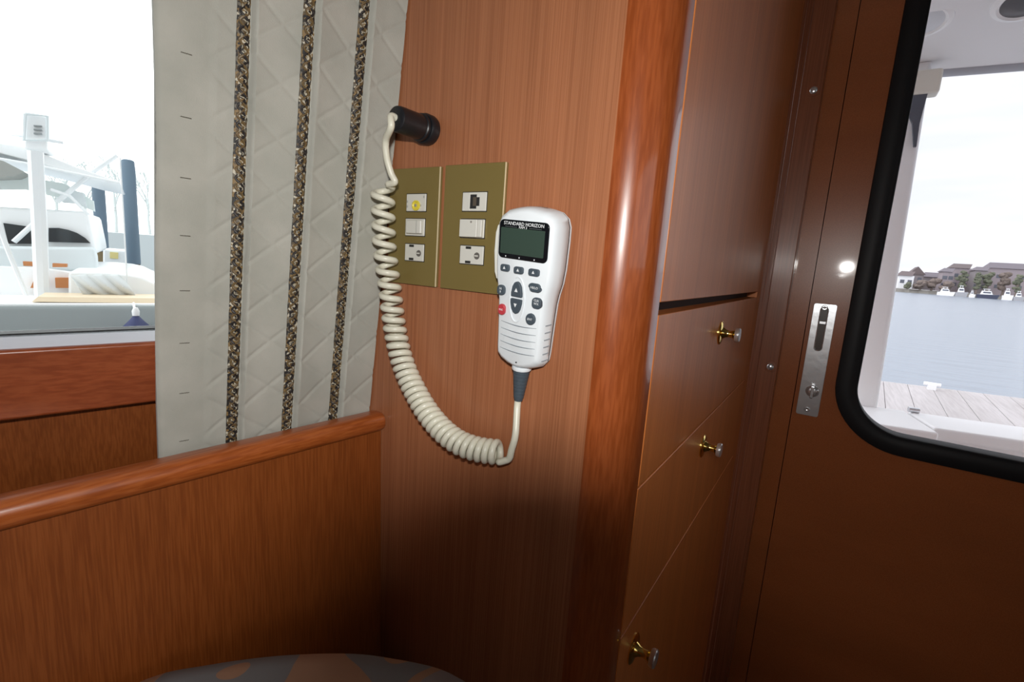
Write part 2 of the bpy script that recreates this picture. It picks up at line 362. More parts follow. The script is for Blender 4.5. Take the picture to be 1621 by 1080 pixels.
def plate_with_hole(bm, X0, X1, Z0, Z1, hl, ya, yb):
    """flat board between ya (near face) and yb with a rounded opening"""
    n = len(hl); q = n//4
    def rim(y):
        hv = [bm.verts.new((x, y, z)) for x, z in hl]
        co = [bm.verts.new(p) for p in ((X1, y, Z1), (X0, y, Z1), (X0, y, Z0), (X1, y, Z0))]
        return hv, co
    res = []
    for y in (ya, yb):
        hv, co = rim(y); res.append((hv, co))
        for c in range(4):
            seg = hv[c*q:(c+1)*q]
            for k in range(len(seg)-1): bm.faces.new((co[c], seg[k], seg[k+1]))
            bm.faces.new((co[c], seg[-1], hv[((c+1)*q) % n], co[(c+1) % 4]))
    (ha, ca), (hb, cb) = res
    for k in range(n): bm.faces.new((ha[k], hb[k], hb[(k+1) % n], ha[(k+1) % n]))
    for k in range(4): bm.faces.new((ca[k], cb[k], cb[(k+1) % 4], ca[(k+1) % 4]))
hin = hole(WX0+.012, WX1-.012, WZ0+.012, WZ1-.012, .085)
bm = bmesh.new(); plate_with_hole(bm, -.0432, .95, ZF, ZC, hole(WX0-.012, WX1+.012, WZ0-.012, WZ1+.012, .100), YD, YD+.035)
finish('door_leaf', bm, m_door, door)
# bulkhead to the right of and around the doorway
bm = bmesh.new(); box(bm, (.95, 1.165, ZF), (2.0, 1.245, ZC)); struct('wall_back_r', bm, m_frame).name = 'wall_back.001'
# rubber gasket swept round the opening
bm = bmesh.new(); secs = ((.0375, 0), (.0365, -.0035), (.030, -.0060), (.020, -.0072), (.012, -.0068), (.006, -.0045), (.0015, -.002), (0, .003), (0, .037))
rings = []
for off, dy in secs:
    rings.append([bm.verts.new((x, YD+dy, z)) for x, z in hole(WX0-off, WX1+off, WZ0-off, WZ1+off, .088+off, 14)])
n = len(rings[0])
for a, b2 in zip(rings, rings[1:]):
    for k in range(n): bm.faces.new((a[k], a[(k+1) % n], b2[(k+1) % n], b2[k]))
finish('gasket', bm, m_rubber, door, smooth=True, auto=50)
bm = bmesh.new(); prism(bm, [(x, YD+.017, z) for x, z in hole(WX0-.006, WX1+.006, WZ0-.006, WZ1+.006, .09, 10)], (0, .005, 0))
finish('pane', bm, m_glass_door, door)
# flush pull and latch plate
q0 = onY(1304, 481, YD); q1 = onY(1280, 658, YD); lx = (q0.x+q1.x)/2
lock = finish('lock_plate', prism(bmesh.new(), [(x, YD-.0022, z) for x, z in rrect(lx, (q0.z+q1.z)/2, .040, q0.z-q1.z, .004, 4)], (0, .0021, 0)), m_chrome, door, bevel=.0006)
zc = onY(1300, 521, YD).z
bm = bmesh.new(); prism(bm, [(x, YD-.0026, z) for x, z in rrect(lx-.0005, zc, .0125, .088, .0060, 6)], (0, .0008, 0)); ps = finish('pull_recess', bm, mat('recess_brown', (.05, .028, .018), .35), lock); ps['label'] = 'dark finger recess of the pull'
bm = bmesh.new(); pr_ = [(x, YD-.0030, z) for x, z in rrect(lx-.0005, zc, .0135, .089, .0066, 8)]; pr_.append(pr_[0]); tube(bm, pr_, .0010, 8); finish('pull_rim', bm, m_chrome, lock, smooth=True)
bm = bmesh.new(); box(bm, (lx-.006, YD-.0055, zc+.010), (lx+.006, YD-.0022, zc+.016)); finish('catch', bm, m_chrome, lock, bevel=.001)
tz = onY(1286, 619, YD); bm = bmesh.new()
lathe(bm, ((-.002, .0125), (-.005, .0120), (-.0062, .0095), (-.009, .0085), (-.010, .006)), (tz.x, YD, tz.z), (0, 1, 0), 24)
box(bm, (tz.x-.0028, YD-.021, tz.z-.0115), (tz.x+.0028, YD-.0095, tz.z+.0115)); finish('thumb_turn', bm, m_chrome, lock, bevel=.0008)
for zz in (q0.z-.008, q1.z+.013):
    bm = bmesh.new(); lathe(bm, ((-.002, .0058), (-.0034, .0048), (-.0038, .0025), (-.0030, .0010)), (lx-.001, YD, zz), (0, 1, 0), 18); finish('screw', bm, m_chrome, lock, smooth=True)

# ================================================================ CURTAIN
m_curt = mat('quilted_cloth', (.44, .435, .385), .9, **{'Sheen Weight': .15})
t = m_curt.node_tree; b = t.nodes['Principled BSDF']; tc = N(t, 'ShaderNodeTexCoord')
nz = N(t, 'ShaderNodeTexNoise'); nz.inputs['Scale'].default_value = 26; nz.inputs['Detail'].default_value = 5
rp = N(t, 'ShaderNodeValToRGB'); rp.color_ramp.elements[0].position = .3; rp.color_ramp.elements[0].color = (.395, .395, .350, 1); rp.color_ramp.elements[1].position = .7; rp.color_ramp.elements[1].color = (.475, .465, .415, 1)
wvv = N(t, 'ShaderNodeTexNoise'); wvv.inputs['Scale'].default_value = 900; wvv.inputs['Detail'].default_value = 1
bp = N(t, 'ShaderNodeBump'); bp.inputs['Strength'].default_value = .35; bp.inputs['Distance'].default_value = .0004
t.links.new(tc.outputs['Object'], nz.inputs[0]); t.links.new(nz.outputs[0], rp.inputs[0]); t.links.new(rp.outputs[0], b.inputs['Base Color'])
t.links.new(tc.outputs['Object'], wvv.inputs[0]); t.links.new(wvv.outputs[0], bp.inputs['Height']); t.links.new(bp.outputs[0], b.inputs['Normal'])
UT = (-.1478, -.0970, -.0452); TW = .0098
def fold(u):
    h = 0.0
    for ut in UT:
        e = ut + TW/2 + .0012          # fold roll just right of each trim
        d = u - e
        if d > 0: h += .0072*math.exp(-d/.016)*min(1, d/.0034)**.8
    h += .0016*math.sin((u+.02)*62)
    return h
def quilt(u, v):
    if u < -.172: return .0004*math.sin(u*300)*0
    a = (v-.1848)/.0465; c = (u+.117)/.060
    d = min(abs((a+c)-round(a+c)), abs((a-c)-round(a-c)))*.0365
    k = .0010*(1-math.exp(-(d/.0015)**1.6)) + .0003*min(1, d/.014)
    return k*min(1, (u+.172)/.006)
def lean_edge(v): return -.2085 + (.169-v)*.006 + .0012*math.sin(v*16)
cur = thing('curtain', 'quilted pale grey-green curtain with three vertical braided trims', 'curtain', side(-.10, -.42, 0))
bm = bmesh.new()
V0, V1 = -.42, .66
def cfn(i, j):
    v = V0+(V1-V0)*j; u = lean_edge(v)*(1-i) + (-.0012)*i; h = fold(u)+quilt(u, v)
    if u < lean_edge(v)+.004: h -= (lean_edge(v)+.004-u)**2*120
    return side(u, v, h)
g = grid(bm, 200, 640, cfn)
# back face and hems so the cloth has thickness
def bfn(i, j):
    v = V0+(V1-V0)*j; u = lean_edge(v)*(1-i) + (-.0012)*i; return side(u, v, -.006)
g2 = grid(bm, 200, 8, bfn)
for q_ in (0, 200):
    for k in range(8):
        a = g[q_][k*80:(k+1)*80+1]; bm.faces.new([*a, g2[q_][k+1], g2[q_][k]])
o = finish('cloth', bm, m_curt, cur, smooth=True, world_coords=True)
# hem stitches
m_st = mat('stitch_thread', (.16, .15, .12), .9)
for k in range(-12, 11):
    v = .1401 + k*.0463
    if v < V0+.01 or v > V1: continue
    h0 = fold(-.188); bm = bmesh.new()
    tube(bm, [side(-.1912+.0006*q_, v+(.0001 if q_ % 2 else -.0001), h0+(.0009 if q_ % 3 else .0003)) for q_ in range(13)], .00034, 6)
    finish('hem_stitch', bm, m_st, cur, world_coords=True)
# braided trims
m_braid = mat('braid', (.15, .1, .05), .6)
t = m_braid.node_tree; b = t.nodes['Principled BSDF']; tc = N(t, 'ShaderNodeTexCoord')
vo = N(t, 'ShaderNodeTexVoronoi'); vo.inputs['Scale'].default_value = 480; vo.inputs['Randomness'].default_value = .9
sep = N(t, 'ShaderNodeSeparateColor'); rp = N(t, 'ShaderNodeValToRGB'); rp.color_ramp.interpolation = 'CONSTANT'; e = rp.color_ramp.elements
e[0].color = (.016, .013, .012, 1); e[1].position = .34; e[1].color = (.10, .065, .030, 1)
for ps, cc in ((.55, (.24, .15, .055, 1)), (.74, (.15, .13, .10, 1)), (.90, (.58, .53, .42, 1))): k = e.new(ps); k.color = cc
t.links.new(tc.outputs['Object'], vo.inputs[0]); t.links.new(vo.outputs['Color'], sep.inputs[0]); t.links.new(sep.outputs[0], rp.inputs[0]); t.links.new(rp.outputs[0], b.inputs['Base Color'])
m_braid_dark = mat('braid_dark', (.022, .017, .016), .55); m_braid_gold = mat('braid_gold', (.16, .105, .045), .5); m_braid_cream = mat('braid_cream', (.50, .46, .36), .4)
for ut in UT:
    bm = bmesh.new()
    # woven backing with a bulged middle and ragged edges
    nL = 540
    def tfn(i, j, ut=ut):
        v = V0+(V1-V0)*j; x = (i-.5)*2; u = ut + x*TW/2*(1+.04*math.sin(v*700+ut*90))
        return side(u, v, fold(ut-TW/2) + .0021 + .0011*(1-x*x) + .00035*math.sin(v*1500+x*5) + .0001)
    g = grid(bm, 8, nL, tfn)
    def tb(i, j, ut=ut): return side(ut+(i-.5)*TW, V0+(V1-V0)*j, fold(ut-TW/2)+.0006)
    gb = grid(bm, 8, nL, tb)
    for k in range(nL):
        bm.faces.new((g[0][k], g[0][k+1], gb[0][k+1], gb[0][k])); bm.faces.new((g[8][k], gb[8][k], gb[8][k+1], g[8][k+1]))
    tr = finish('braided_trim', bm, m_braid, cur, smooth=True, world_coords=True)
    base = fold(ut-TW/2)+.0034
    # two strands crossing over the backing, and cream picks where they meet
    for nm, ph, m in (('dark_strand', 0, m_braid_dark), ('gold_strand', math.pi, m_braid_gold)):
        bm = bmesh.new(); pts = []
        K = 900
        for k in range(K+1):
            v = V0+(V1-V0)*k/K; a = v*2*math.pi/.0145 + ph + ut*40
            pts.append(side(ut + .0030*math.sin(a) + random.uniform(-.0001, .0001), v, base+.0002+.0007*math.cos(2*a)))
        tube(bm, pts, .00105, 6); finish(nm, bm, m, tr, smooth=True, world_coords=True)
    bm = bmesh.new(); v = V0; pk = []
    while v < V1:
        for s in (-.0016, .0022):
            uu = ut+s+random.uniform(-.0006, .0006); vv = v+(0 if s < 0 else .0036)+random.uniform(-.0006, .0006); up_ = .0021 if random.random() < .6 else .0004
            pk += [side(uu, vv, base-.0004), side(uu, vv+.0003, base+up_*.6), side(uu+.0002, vv+.0012, base+up_), side(uu, vv+.0021, base+up_*.6), side(uu, vv+.0025, base-.0004)]
        v += .0073
    tube(bm, pk, .00052, 6)
    finish('cream_thread', bm, m_braid_cream, tr, smooth=True, world_coords=True)

# ================================================================ SWITCH PLATES
def wallq(px, py, off=0): return onY(px, py, YW-off)
def plate(name, label, x0, x1, zt, zb, mods):
    c = Vector(((x0+x1)/2, YW, (zt+zb)/2)); o = thing(name, label, 'switch plate', c, 'brass switch plates')
    w_, h_ = x1-x0, zt-zb
    bm = bmesh.new(); box(bm, (-w_/2, -.0045, -h_/2), (w_/2-.0003, -.0001, h_/2)); finish('face_plate', bm, m_brass, o, bevel=.0005)
    bm = bmesh.new(); box(bm, (w_/2-.0008, -.0047, -h_/2+.0003), (w_/2-.0001, -.0033, h_/2-.0003)); finish('plate_edge', bm, m_brassedge, o)['label'] = 'bright brass edge'
    for kind, px, py, mw in mods:
        q = wallq(px, py, .0045); mx_, mz_ = q.x-c.x, q.z-c.z; mh = .0172
        # one insert: surround, then its own face
        bm = bmesh.new(); box(bm, (mx_-mw/2, -.0056, mz_-mh/2), (mx_+mw/2, -.0040, mz_+mh/2))
        ins = finish({'rj': 'data_jack', 'coax': 'aerial_socket', 'switch': 'rocker_switch', 'blank': 'blank_insert', 'phone': 'power_socket'}[kind], bm, m_module, o, bevel=.0006)
        bm = bmesh.new(); box(bm, (mx_-mw/2-.0007, -.0047, mz_-mh/2-.0007), (mx_+mw/2+.0007, -.0042, mz_+mh/2+.0007)); finish('surround', bm, m_seam, ins)
        def sub(nm, x0_, x1_, z0_, z1_, d, m, bev=0):
            bm = bmesh.new(); box(bm, (mx_+x0_, -.0056-d, mz_+z0_), (mx_+x1_, -.0050, mz_+z1_)); return finish(nm, bm, m, ins, bevel=bev)
        if kind == 'rj':
            sub('opening', -.0045, .0030, -.0065, .0065, .00025, m_hole); sub('opening', .0030, .0065, -.0040, .0040, .00025, m_hole)
            sub('contacts', -.001, .003, -.0040, .0040, .0004, mat('worn_contacts', (.16, .13, .10), .4, metal=.5))
            bm = bmesh.new(); box(bm, (mx_-.0065, -.0062, mz_-.0080), (mx_-.0055, -.0050, mz_+.0080)); finish('ridge', bm, m_module, ins)
        if kind == 'coax':
            bm = bmesh.new(); lathe(bm, ((-.0055, .0052), (-.0072, .0052), (-.0074, .0040), (-.0066, .0032)), (mx_+.001, 0, mz_-.0030), (0, 1, 0), 20); finish('yellow_ring', bm, m_yellow, ins, smooth=True)
            bm = bmesh.new(); lathe(bm, ((-.0060, .0018), (-.0070, .0016)), (mx_+.001, 0, mz_-.0030), (0, 1, 0), 12); finish('pin', bm, m_chrome, ins)
            for a_, b_ in ((-.012, 0.001), (-.012, -.004), (.011, .0055), (.007, -.003)): sub('mark', a_-.0008, a_+.0008, b_-.0011, b_+.0011, .0002, mat('grey_print', (.4, .4, .38), .5))
        if kind == 'switch':
            bm = bmesh.new(); box(bm, (mx_-.009, -.0098, mz_-.0066), (mx_+.0125, -.0050, mz_+.0070)); finish('rocker', bm, m_module, ins, bevel=.0012)
            bm = bmesh.new(); box(bm, (mx_+.0062, -.0100, mz_-.0060), (mx_+.0068, -.0097, mz_+.0064)); finish('rocker_line', bm, mat('grey_line', (.35, .35, .33), .5), ins)
        if kind == 'blank':
            bm = bmesh.new(); box(bm, (mx_-mw/2+.001, -.0090, mz_-.0082), (mx_+mw/2-.0062, -.0050, mz_+.0082)); finish('blank_face', bm, m_module, ins, bevel=.0007)
            bm = bmesh.new(); box(bm, (mx_+mw/2-.0058, -.0088, mz_-.0080), (mx_+mw/2-.0008, -.0050, mz_+.0080)); finish('blank_end', bm, m_module, ins, bevel=.0007)
            bm = bmesh.new(); lathe(bm, ((-.0088, .0011), (-.0092, .0010)), (mx_+.001, 0, mz_+.0058), (0, 1, 0), 10); finish('indicator', bm, mat('grey_dot', (.25, .22, .2), .5), ins)
        if kind == 'phone':
            for z_ in (.0068, -.0068): sub('slot', -.0070, -.0005, z_-.0012, z_+.0012, .0002, m_hole)
            bm = bmesh.new(); lathe(bm, ((-.0055, .0034), (-.0060, .0032)), (mx_+.0068, 0, mz_-.0005), (0, 1, 0), 16); finish('earth_hole', bm, mat('grey_hole', (.13, .12, .11), .5), ins)
            bm = bmesh.new(); box(bm, (mx_+.0045, -.0065, mz_-.0011), (mx_+.0085, -.0050, mz_+.0001)); finish('earth_pin', bm, m_module, ins)
    return o
plate('switch_plate', 'olive brass plate nearest the curtain, with yellow-ringed socket, behind the coiled cord', -.4130, -.3418, .0856, -.0330,
      [('coax', 659.5, 321, .0272), ('switch', 657.5, 360, .0272), ('phone', 656.5, 400, .0268)])
plate('switch_plate', 'olive brass plate partly covered by the handset, with data jack on top', -.3355, -.2632, .0862, -.0330,
      [('rj', 751.5, 319.5, .0285), ('blank', 748.5, 362, .0282), ('phone', 747, 404, .0285)])

# ================================================================ HANDSET
HR = Matrix(((0.99765, 0.03111, 0.06108), (-0.02443, 0.99394, -0.10721), (-0.06404, 0.10547, 0.99236)))
HC = Vector((-.22113, .34643, .01602))
hs = thing('radio_handset', 'white marine radio handset with screen and slate keys, hanging on the panel', 'radio handset', HC, rot=HR)
def hw(z):      # half width of the body at height z
    P = ((-.1115, .0130), (-.108, .0205), (-.103, .0243), (-.095, .0249), (-.070, .0255), (-.052, .0261), (-.044, .0272), (-.034, .0294), (-.022, .0304), (.002, .0304), (.013, .0298), (.020, .0272), (.0245, .0215), (.0265, .0130))
    for (a, wa), (b_, wb) in zip(P, P[1:]):
        if a <= z <= b_: s = (z-a)/(b_-a); return wa+(wb-wa)*s
    return P[0][1] if z < P[0][0] else P[-1][1]
def houtline(inset=0.0, zoff=0):
    zs = [-.1115, -.1098, -.108, -.1055, -.103, -.099, -.095, -.085, -.07, -.06, -.052, -.048, -.044, -.039, -.034, -.028, -.022, -.010, .002, .008, .013, .017, .020, .0225, .0245, .0257, .0265]
    R1 = [(hw(z)+.0, z) for z in zs]
    pts = [(x, z) for x, z in R1] + [(.006, .0276), (0, .0279), (-.006, .0276)] + [(-x, z) for x, z in R1[::-1]] + [(-.006, -.1128), (0, -.1132), (.006, -.1128)]
    # inset towards a spine so shapes stay even
    out = []
    for x, z in pts:
        sx = max(-1, min(1, x/.030)); zc_ = -.042
        nx = x - math.copysign(min(abs(x), inset*min(1, abs(x)/.012)), x) if x else 0
        zz = z
        if z > .012: zz = z - inset*min(1, (z-.012)/.010)
        if z < -.097: zz = z + inset*min(1, (-.097-z)/.010)
        out.append((nx, zz))
    return out
def zback(z): return .0195 + (.029-.0195)*(z+.1132)/.141
def hloft(layers, name, m, parent, **kw):
    bm = bmesh.new(); rings = []
    for inset, yf in layers: rings.append([bm.verts.new((x, yf(z) if callable(yf) else yf, z)) for x, z in houtline(inset)])
    n = len(rings[0])
    for a, b_ in zip(rings, rings[1:]):
        for k in range(n): bm.faces.new((a[k], a[(k+1) % n], b_[(k+1) % n], b_[k]))
    for rg, rev in ((rings[0], True), (rings[-1], False)):
        c = bm.verts.new(Vector((0, sum(v.co.y for v in rg)/n, -.04)))
        for k in range(n): bm.faces.new((c, rg[k], rg[(k+1) % n]))
    return finish(name, bm, m, parent, smooth=True, **kw)
hloft([(.0052, .0002), (.0040, .0008), (.0022, .0028), (.0010, .0065), (.0003, .011), (0, lambda z: zback(z)-.0062), (.0006, lambda z: zback(z)-.0056)], 'front_shell', m_handset, hs, auto=50)
hloft([(.0010, lambda z: zback(z)-.0058), (.0004, lambda z: zback(z)-.0054), (.0004, lambda z: zback(z)-.0040)], 'seam', m_seam, hs, auto=50)
hloft([(.0006, lambda z: zback(z)-.0042), (.0003, lambda z: zback(z)-.0032), (.0008, lambda z: zback(z)-.0008), (.0035, lambda z: zback(z))], 'back_shell', m_handset, hs, auto=50)
# mount between the handset and the panel
bm = bmesh.new(); box(bm, (-.014, .020, -.050), (.014, .0305, -.014)); finish('hanger', bm, m_seam, hs, bevel=.002)
def pl(name, pts, y0, y1, m, parent=hs, bevel=0):
    bm = bmesh.new(); prism(bm, [(x, y0, z) for x, z in pts], (0, y1-y0, 0)); return finish(name, bm, m, parent, bevel=bevel)
bz = pl('screen_bezel', rrect(-.0002, 0, .0492, .0322, .0045, 6), -.0010, .0030, m_bezel, bevel=.0008)
lcd = pl('display', rrect(-.0008, -.0012, .0436, .0215, .0008, 3), -.00125, -.0005, m_lcd, bz)
TX = Matrix.Rotation(math.radians(90), 4, 'X')
text('lettering', 'STANDARD HORIZON', .0040, m_white, bz, Matrix.Translation((0, -.0012, .0131)) @ TX @ Matrix.Diagonal((.98, 1, 1, 1)))
text('lettering', 'RAM 3', .0029, m_white, bz, Matrix.Translation((-.0005, -.0012, .0105)) @ TX)
for x in (-.0165, -.0025, .0125): pl('mark', rrect(x, -.0142, .0009, .0012, .0003, 1), -.0012, -.0008, m_white, bz)
bm = bmesh.new(); box(bm, (-.0185, -.00125, .0104), (-.0065, -.0010, .01055)); box(bm, (.0055, -.00125, .0104), (.0175, -.0010, .01055)); finish('rule', bm, mat('dim_print', (.25, .27, .28), .5), bz)
m_ring = mat('key_ring', (.78, .82, .85), .4)
def key(name, pts, m=m_gray, h=.0021, lab=None):
    k = pl(name, pts, -h, .0020, m, bevel=.0008)
    if lab: k['label'] = lab
    return k
def glyph(par, x, z, s, kind='txt', w=None):
    if kind == 'up': return pl('arrow', [(x-s/2, z-s*.45), (x+s/2, z-s*.45), (x, z+s*.55)], -.00235, -.0020, m_white, par)
    if kind == 'down': return pl('arrow', [(x-s/2, z+s*.45), (x, z-s*.55), (x+s/2, z+s*.45)], -.00235, -.0020, m_white, par)
for x, ww, z in ((-.0166, .0090, -.0243), (-.0024, .0094, -.0246), (.0130, .0104, -.0244)):
    k = key('soft_key', rrect(x, z, ww, .0060, .0018, 3)); glyph(k, x, z+.0002, .0024, 'up')
up = key('arrow_key', [(-.0083, -.0474), (.0028, -.0474), (.0027, -.044), (.0016, -.0385), (-.0002, -.0352), (-.0028, -.0340), (-.0054, -.0352), (-.0072, -.0385), (-.0083, -.044)]); glyph(up, -.0028, -.0415, .0032, 'up')
dn = key('arrow_key', [(-.0086, -.0492), (-.0084, -.053), (-.0072, -.0580), (-.0050, -.0612), (-.0026, -.0622), (-.0002, -.0612), (.0016, -.0580), (.0027, -.053), (.0029, -.0492)]); glyph(dn, -.0028, -.0545, .0032, 'down')
k = key('channel_key', rrect(-.0194, -.0440, .0082, .0090, .0034, 5)); text('lettering', '16\n9', .0030, m_white, k, Matrix.Translation((-.0194, -.00225, -.0440)) @ TX)
k = key('distress_key', rrect(-.0176, -.0610, .0072, .0098, .0034, 5), m_red, lab='red distress key'); text('lettering', 'DSC', .0022, m_white, k, Matrix.Translation((-.0176, -.00225, -.0610)) @ TX)
k = key('volume_key', [(x+(-.0006 if z > -.0368 else .0006), z) for x, z in rrect(.0152, -.0368, .0116, .0072, .0033, 5)]); text('lettering', 'HI/LO', .0029, m_white, k, Matrix.Translation((.0152, -.00225, -.0368)) @ TX)
k = key('clear_key', rrect(.0180, -.0494, .0092, .0094, .0034, 5)); text('lettering', 'CLR\nWX', .0028, m_white, k, Matrix.Translation((.0182, -.00225, -.0484)) @ TX)
k = key('enter_key', [(.0130+.0047*math.cos(a*math.pi/10), -.0640+.0050*math.sin(a*math.pi/10)) for a in range(20)]); text('lettering', 'ENT', .0027, m_white, k, Matrix.Translation((.0130, -.00225, -.0640)) @ TX)
# shallow dish around the arrow keys
bm = bmesh.new(); el = [(-.0028+.0076*math.cos(a*math.pi/20), 0, -.0500+.0196*math.sin(a*math.pi/20)) for a in range(41)]; tube(bm, el, .0007, 8, cap=False); finish('key_surround', bm, m_handset, hs, smooth=True)
# speaker grille
for i in range(5):
    z = -.0712 - i*.0061; pts = []
    for k in range(17): s = k/16; pts.append(Vector((-.0180+.0370*s, -.00015, z-.0017*math.sin(math.pi*s)*.9)))
    bm = bmesh.new(); tube(bm, pts, lambda q_: .00042*(.35+.65*math.sin(math.pi*min(.98, max(.02, q_)))), 6); finish('grille_slot', bm, mat('grille_grey', (.22, .25, .28), .6), hs)
for i in range(6):
    z = -.0690 - i*.0064; x = hw(z)
    for sx in (-1, 1):
        bm = bmesh.new(); tube(bm, [(sx*(x-.0012), .0056, z), (sx*(x-.0004), .0095, z+.0002), (sx*x, .0128, z+.0004)], .0006, 6); finish('side_slot', bm, mat('slot_grey', (.30, .33, .36), .6), hs)
bm = bmesh.new(); lathe(bm, ((-.0004, .0007), (.0006, .0007)), (.0006, 0, -.1060), (0, 1, 0), 10); finish('microphone_hole', bm, m_seam, hs)
# talk bar on the left flank
bm = bmesh.new(); pts = [(z, w_) for z, w_ in ((-.036, .0), (-.030, .0016), (-.012, .0024), (.004, .0018), (.011, .0))]
fr_ = [(-(hw(z)+w_), z) for z, w_ in pts] + [(-(hw(z)-.004), z) for z, w_ in pts[::-1]]
prism(bm, [(x, .0035, z) for x, z in fr_], (0, .013, 0)); finish('talk_bar', bm, mat('cream_talk_bar', (.72, .73, .68), .45), hs, bevel=.0010)
# collar and strain relief
bm = bmesh.new(); lathe(bm, ((0, .0088), (.0022, .0092), (.0036, .0088), (.0042, .0078)), (0, .0105, -.1115), (0, 0, -1), 22); finish('collar', bm, m_handset, hs, smooth=True)
prof = [(0, .0076)]
for i in range(8):
    d = .001+i*.0035; rr = .0077-.00040*i; prof += [(d, rr), (d+.0024, rr-.0001), (d+.0027, rr-.0007), (d+.0032, rr-.0007)]
prof.append((.031, .0040))
bm = bmesh.new(); lathe(bm, prof, (0, .0105, -.1150), (-.045, .0, -1), 22); finish('strain_relief', bm, m_gray, hs, smooth=True, auto=35)

# ================================================================ PLUG AND COILED CORD
PX, PZ = -.3622, .1212
plug = thing('cord_plug', 'black round plug on the panel with the coiled cord plugged in', 'plug', (PX, YW, PZ))
bm = bmesh.new(); lathe(bm, ((.0002, .0140), (-.0020, .0146), (-.0095, .0146), (-.0110, .0136)), (0, 0, 0), (0, 1, 0), 32); finish('socket_ring', bm, m_plug, plug, smooth=True, auto=40)
bm = bmesh.new(); lathe(bm, ((-.0108, .0118), (-.0130, .0120), (-.0420, .0118), (-.0450, .0112), (-.0462, .0095)), (0, 0, 0), (0, 1, 0), 32)
finish('plug_body', bm, m_plug, plug, smooth=True, auto=40)
bm = bmesh.new(); lathe(bm, ((-.0128, .0129), (-.0150, .0131), (-.0160, .0122)), (0, 0, 0), (0, 1, 0), 32); finish('lock_ring', bm, m_plug, plug, smooth=True, auto=40)
PE = Vector((PX, YW-.0462, PZ))
def cp(px, py, off): return onY(px, py, YW-off)
axis = [cp(606, 292, .032), cp(606, 318, .031), cp(607, 352, .029), cp(608, 385, .027), cp(612, 420, .024), cp(617, 455, .021), cp(621, 490, .019), cp(626, 525, .0178), cp(634, 562, .018), cp(645, 594, .0195), cp(659, 623, .0215), cp(674, 649, .0235), cp(690, 670, .025), cp(707, 687, .0258), cp(726, 700.5, .0252), cp(747, 709, .0228), cp(770, 714, .0188), cp(801, 717, .0125)]
ax = catmull(axis, 30)
Ls = [0]
for a, b_ in zip(ax, ax[1:]): Ls.append(Ls[-1]+(b_-a).length)
tot = Ls[-1]
def at_len(s):
    s = max(0, min(tot, s))
    for i in range(len(Ls)-1):
        if Ls[i+1] >= s: t_ = (s-Ls[i])/max(1e-9, Ls[i+1]-Ls[i]); return ax[i].lerp(ax[i+1], t_)
    return ax[-1]
def pitch(s):
    f = s/tot
    P = ((0, .0150), (.22, .0148), (.36, .0120), (.45, .0092), (.58, .0074), (1, .0067))
    for (a, pa), (b_, pb) in zip(P, P[1:]):
        if f <= b_: return pa+(pb-pa)*(f-a)/(b_-a)
    return P[-1][1]
RC, RT = .0092, .00325
helix = []; s = 0.0; ang = math.radians(170); yn = Vector((0, -1, 0))
steps = 26
while s < tot-.001:
    p = at_len(s); tg = (at_len(s+.002)-at_len(s-.002)).normalized(); n1 = tg.cross(yn).normalized(); n2 = n1.cross(tg).normalized()
    helix.append(p + n1*(RC*math.cos(ang)) + n2*(RC*math.sin(ang)))
    ang += 2*math.pi/steps; s += pitch(s)/steps
zmin = min(range(len(helix)-steps-3, len(helix)), key=lambda i_: helix[i_].z); helix = helix[:zmin+2]
# straight lead from the plug into the coil, and the tail up to the handset
lead = [PE + Vector((0, .004, 0)), PE + Vector((0, -.005, .0002)), cp(619, 201, .053), cp(611, 222, .046), cp(612, 248, .042), cp(619, 274, .037), cp(625, 288, .034)]
hsM = Matrix.Translation(HC) @ HR.to_4x4()
endp = hsM @ Vector((-.0014, .0105, -.1465)); 
tail = [cp(806, 726, .0140), cp(810, 712, .0145), cp(816, 688, .0142), endp + Vector((-.0005, 0, -.006)), endp + Vector((.0002, 0, .006))]
lead_pts = catmull(lead + [helix[0]], 14)[:-1]
last = helix[-1]
tail_pts = catmull([helix[-2], last, (last+tail[0])/2 + Vector((0, 0, -.0006))] + tail, 14)[15:]
path = lead_pts + helix + tail_pts
bm = bmesh.new(); tube(bm, path, RT, 12)
cord = finish('coiled_cord', bm, m_cord, smooth=True, auto=0)
tag(cord, 'cream coiled cord hanging from the black plug to the handset', 'cord')

# ================================================================ THE PHOTOGRAPHER'S CAMERA (behind the view; its lens shades the foot of the panel)
m_cam = mat('camera_black', (.02, .02, .02), .6)
pc = thing('photo_camera', 'small black camera in front of the panel with its flash raised', 'camera', (0, 0, 0), rot=CAMROT)
LENS_R, LENS_F = .0335, .0248
bm = bmesh.new()
prof = [(-.024, LENS_R*.84), (-.008, LENS_R*.9), (.004, LENS_R), (LENS_F, LENS_R), (LENS_F, LENS_R-.0012), (-.024, LENS_R-.007)]
lathe(bm, prof, (0, 0, 0), (0, 0, -1), 48, cap=False); finish('lens_barrel', bm, m_cam, pc, smooth=True, auto=40)
bm = bmesh.new(); box(bm, (-.048, -.030, .024), (.048, .030, .046)); finish('body', bm, m_cam, pc, bevel=.004)
bm = bmesh.new(); box(bm, (-.018, FLASH_UP-.011, FLASH_BACK+.002), (.018, FLASH_UP+.011, FLASH_BACK+.014)); box(bm, (-.008, .026, FLASH_BACK-.006), (.008, FLASH_UP-.0105, FLASH_BACK+.012)); finish('flash_head', bm, m_cam, pc, bevel=.002)

# ================================================================ OUTSIDE, AFT: cockpit, dock, water, far shore
m_roof = mat('cockpit_headliner', (.86, .84, .84), .6); m_dock = wood('weathered_planks', (.52, .49, .49), (.48, .45, .45), (.55, .52, .52), fine=(60, 3, 60), broad=(3, .6, 3), rough=.85, coat=0)
m_deck = mat('deck', (.8, .8, .8), .6)
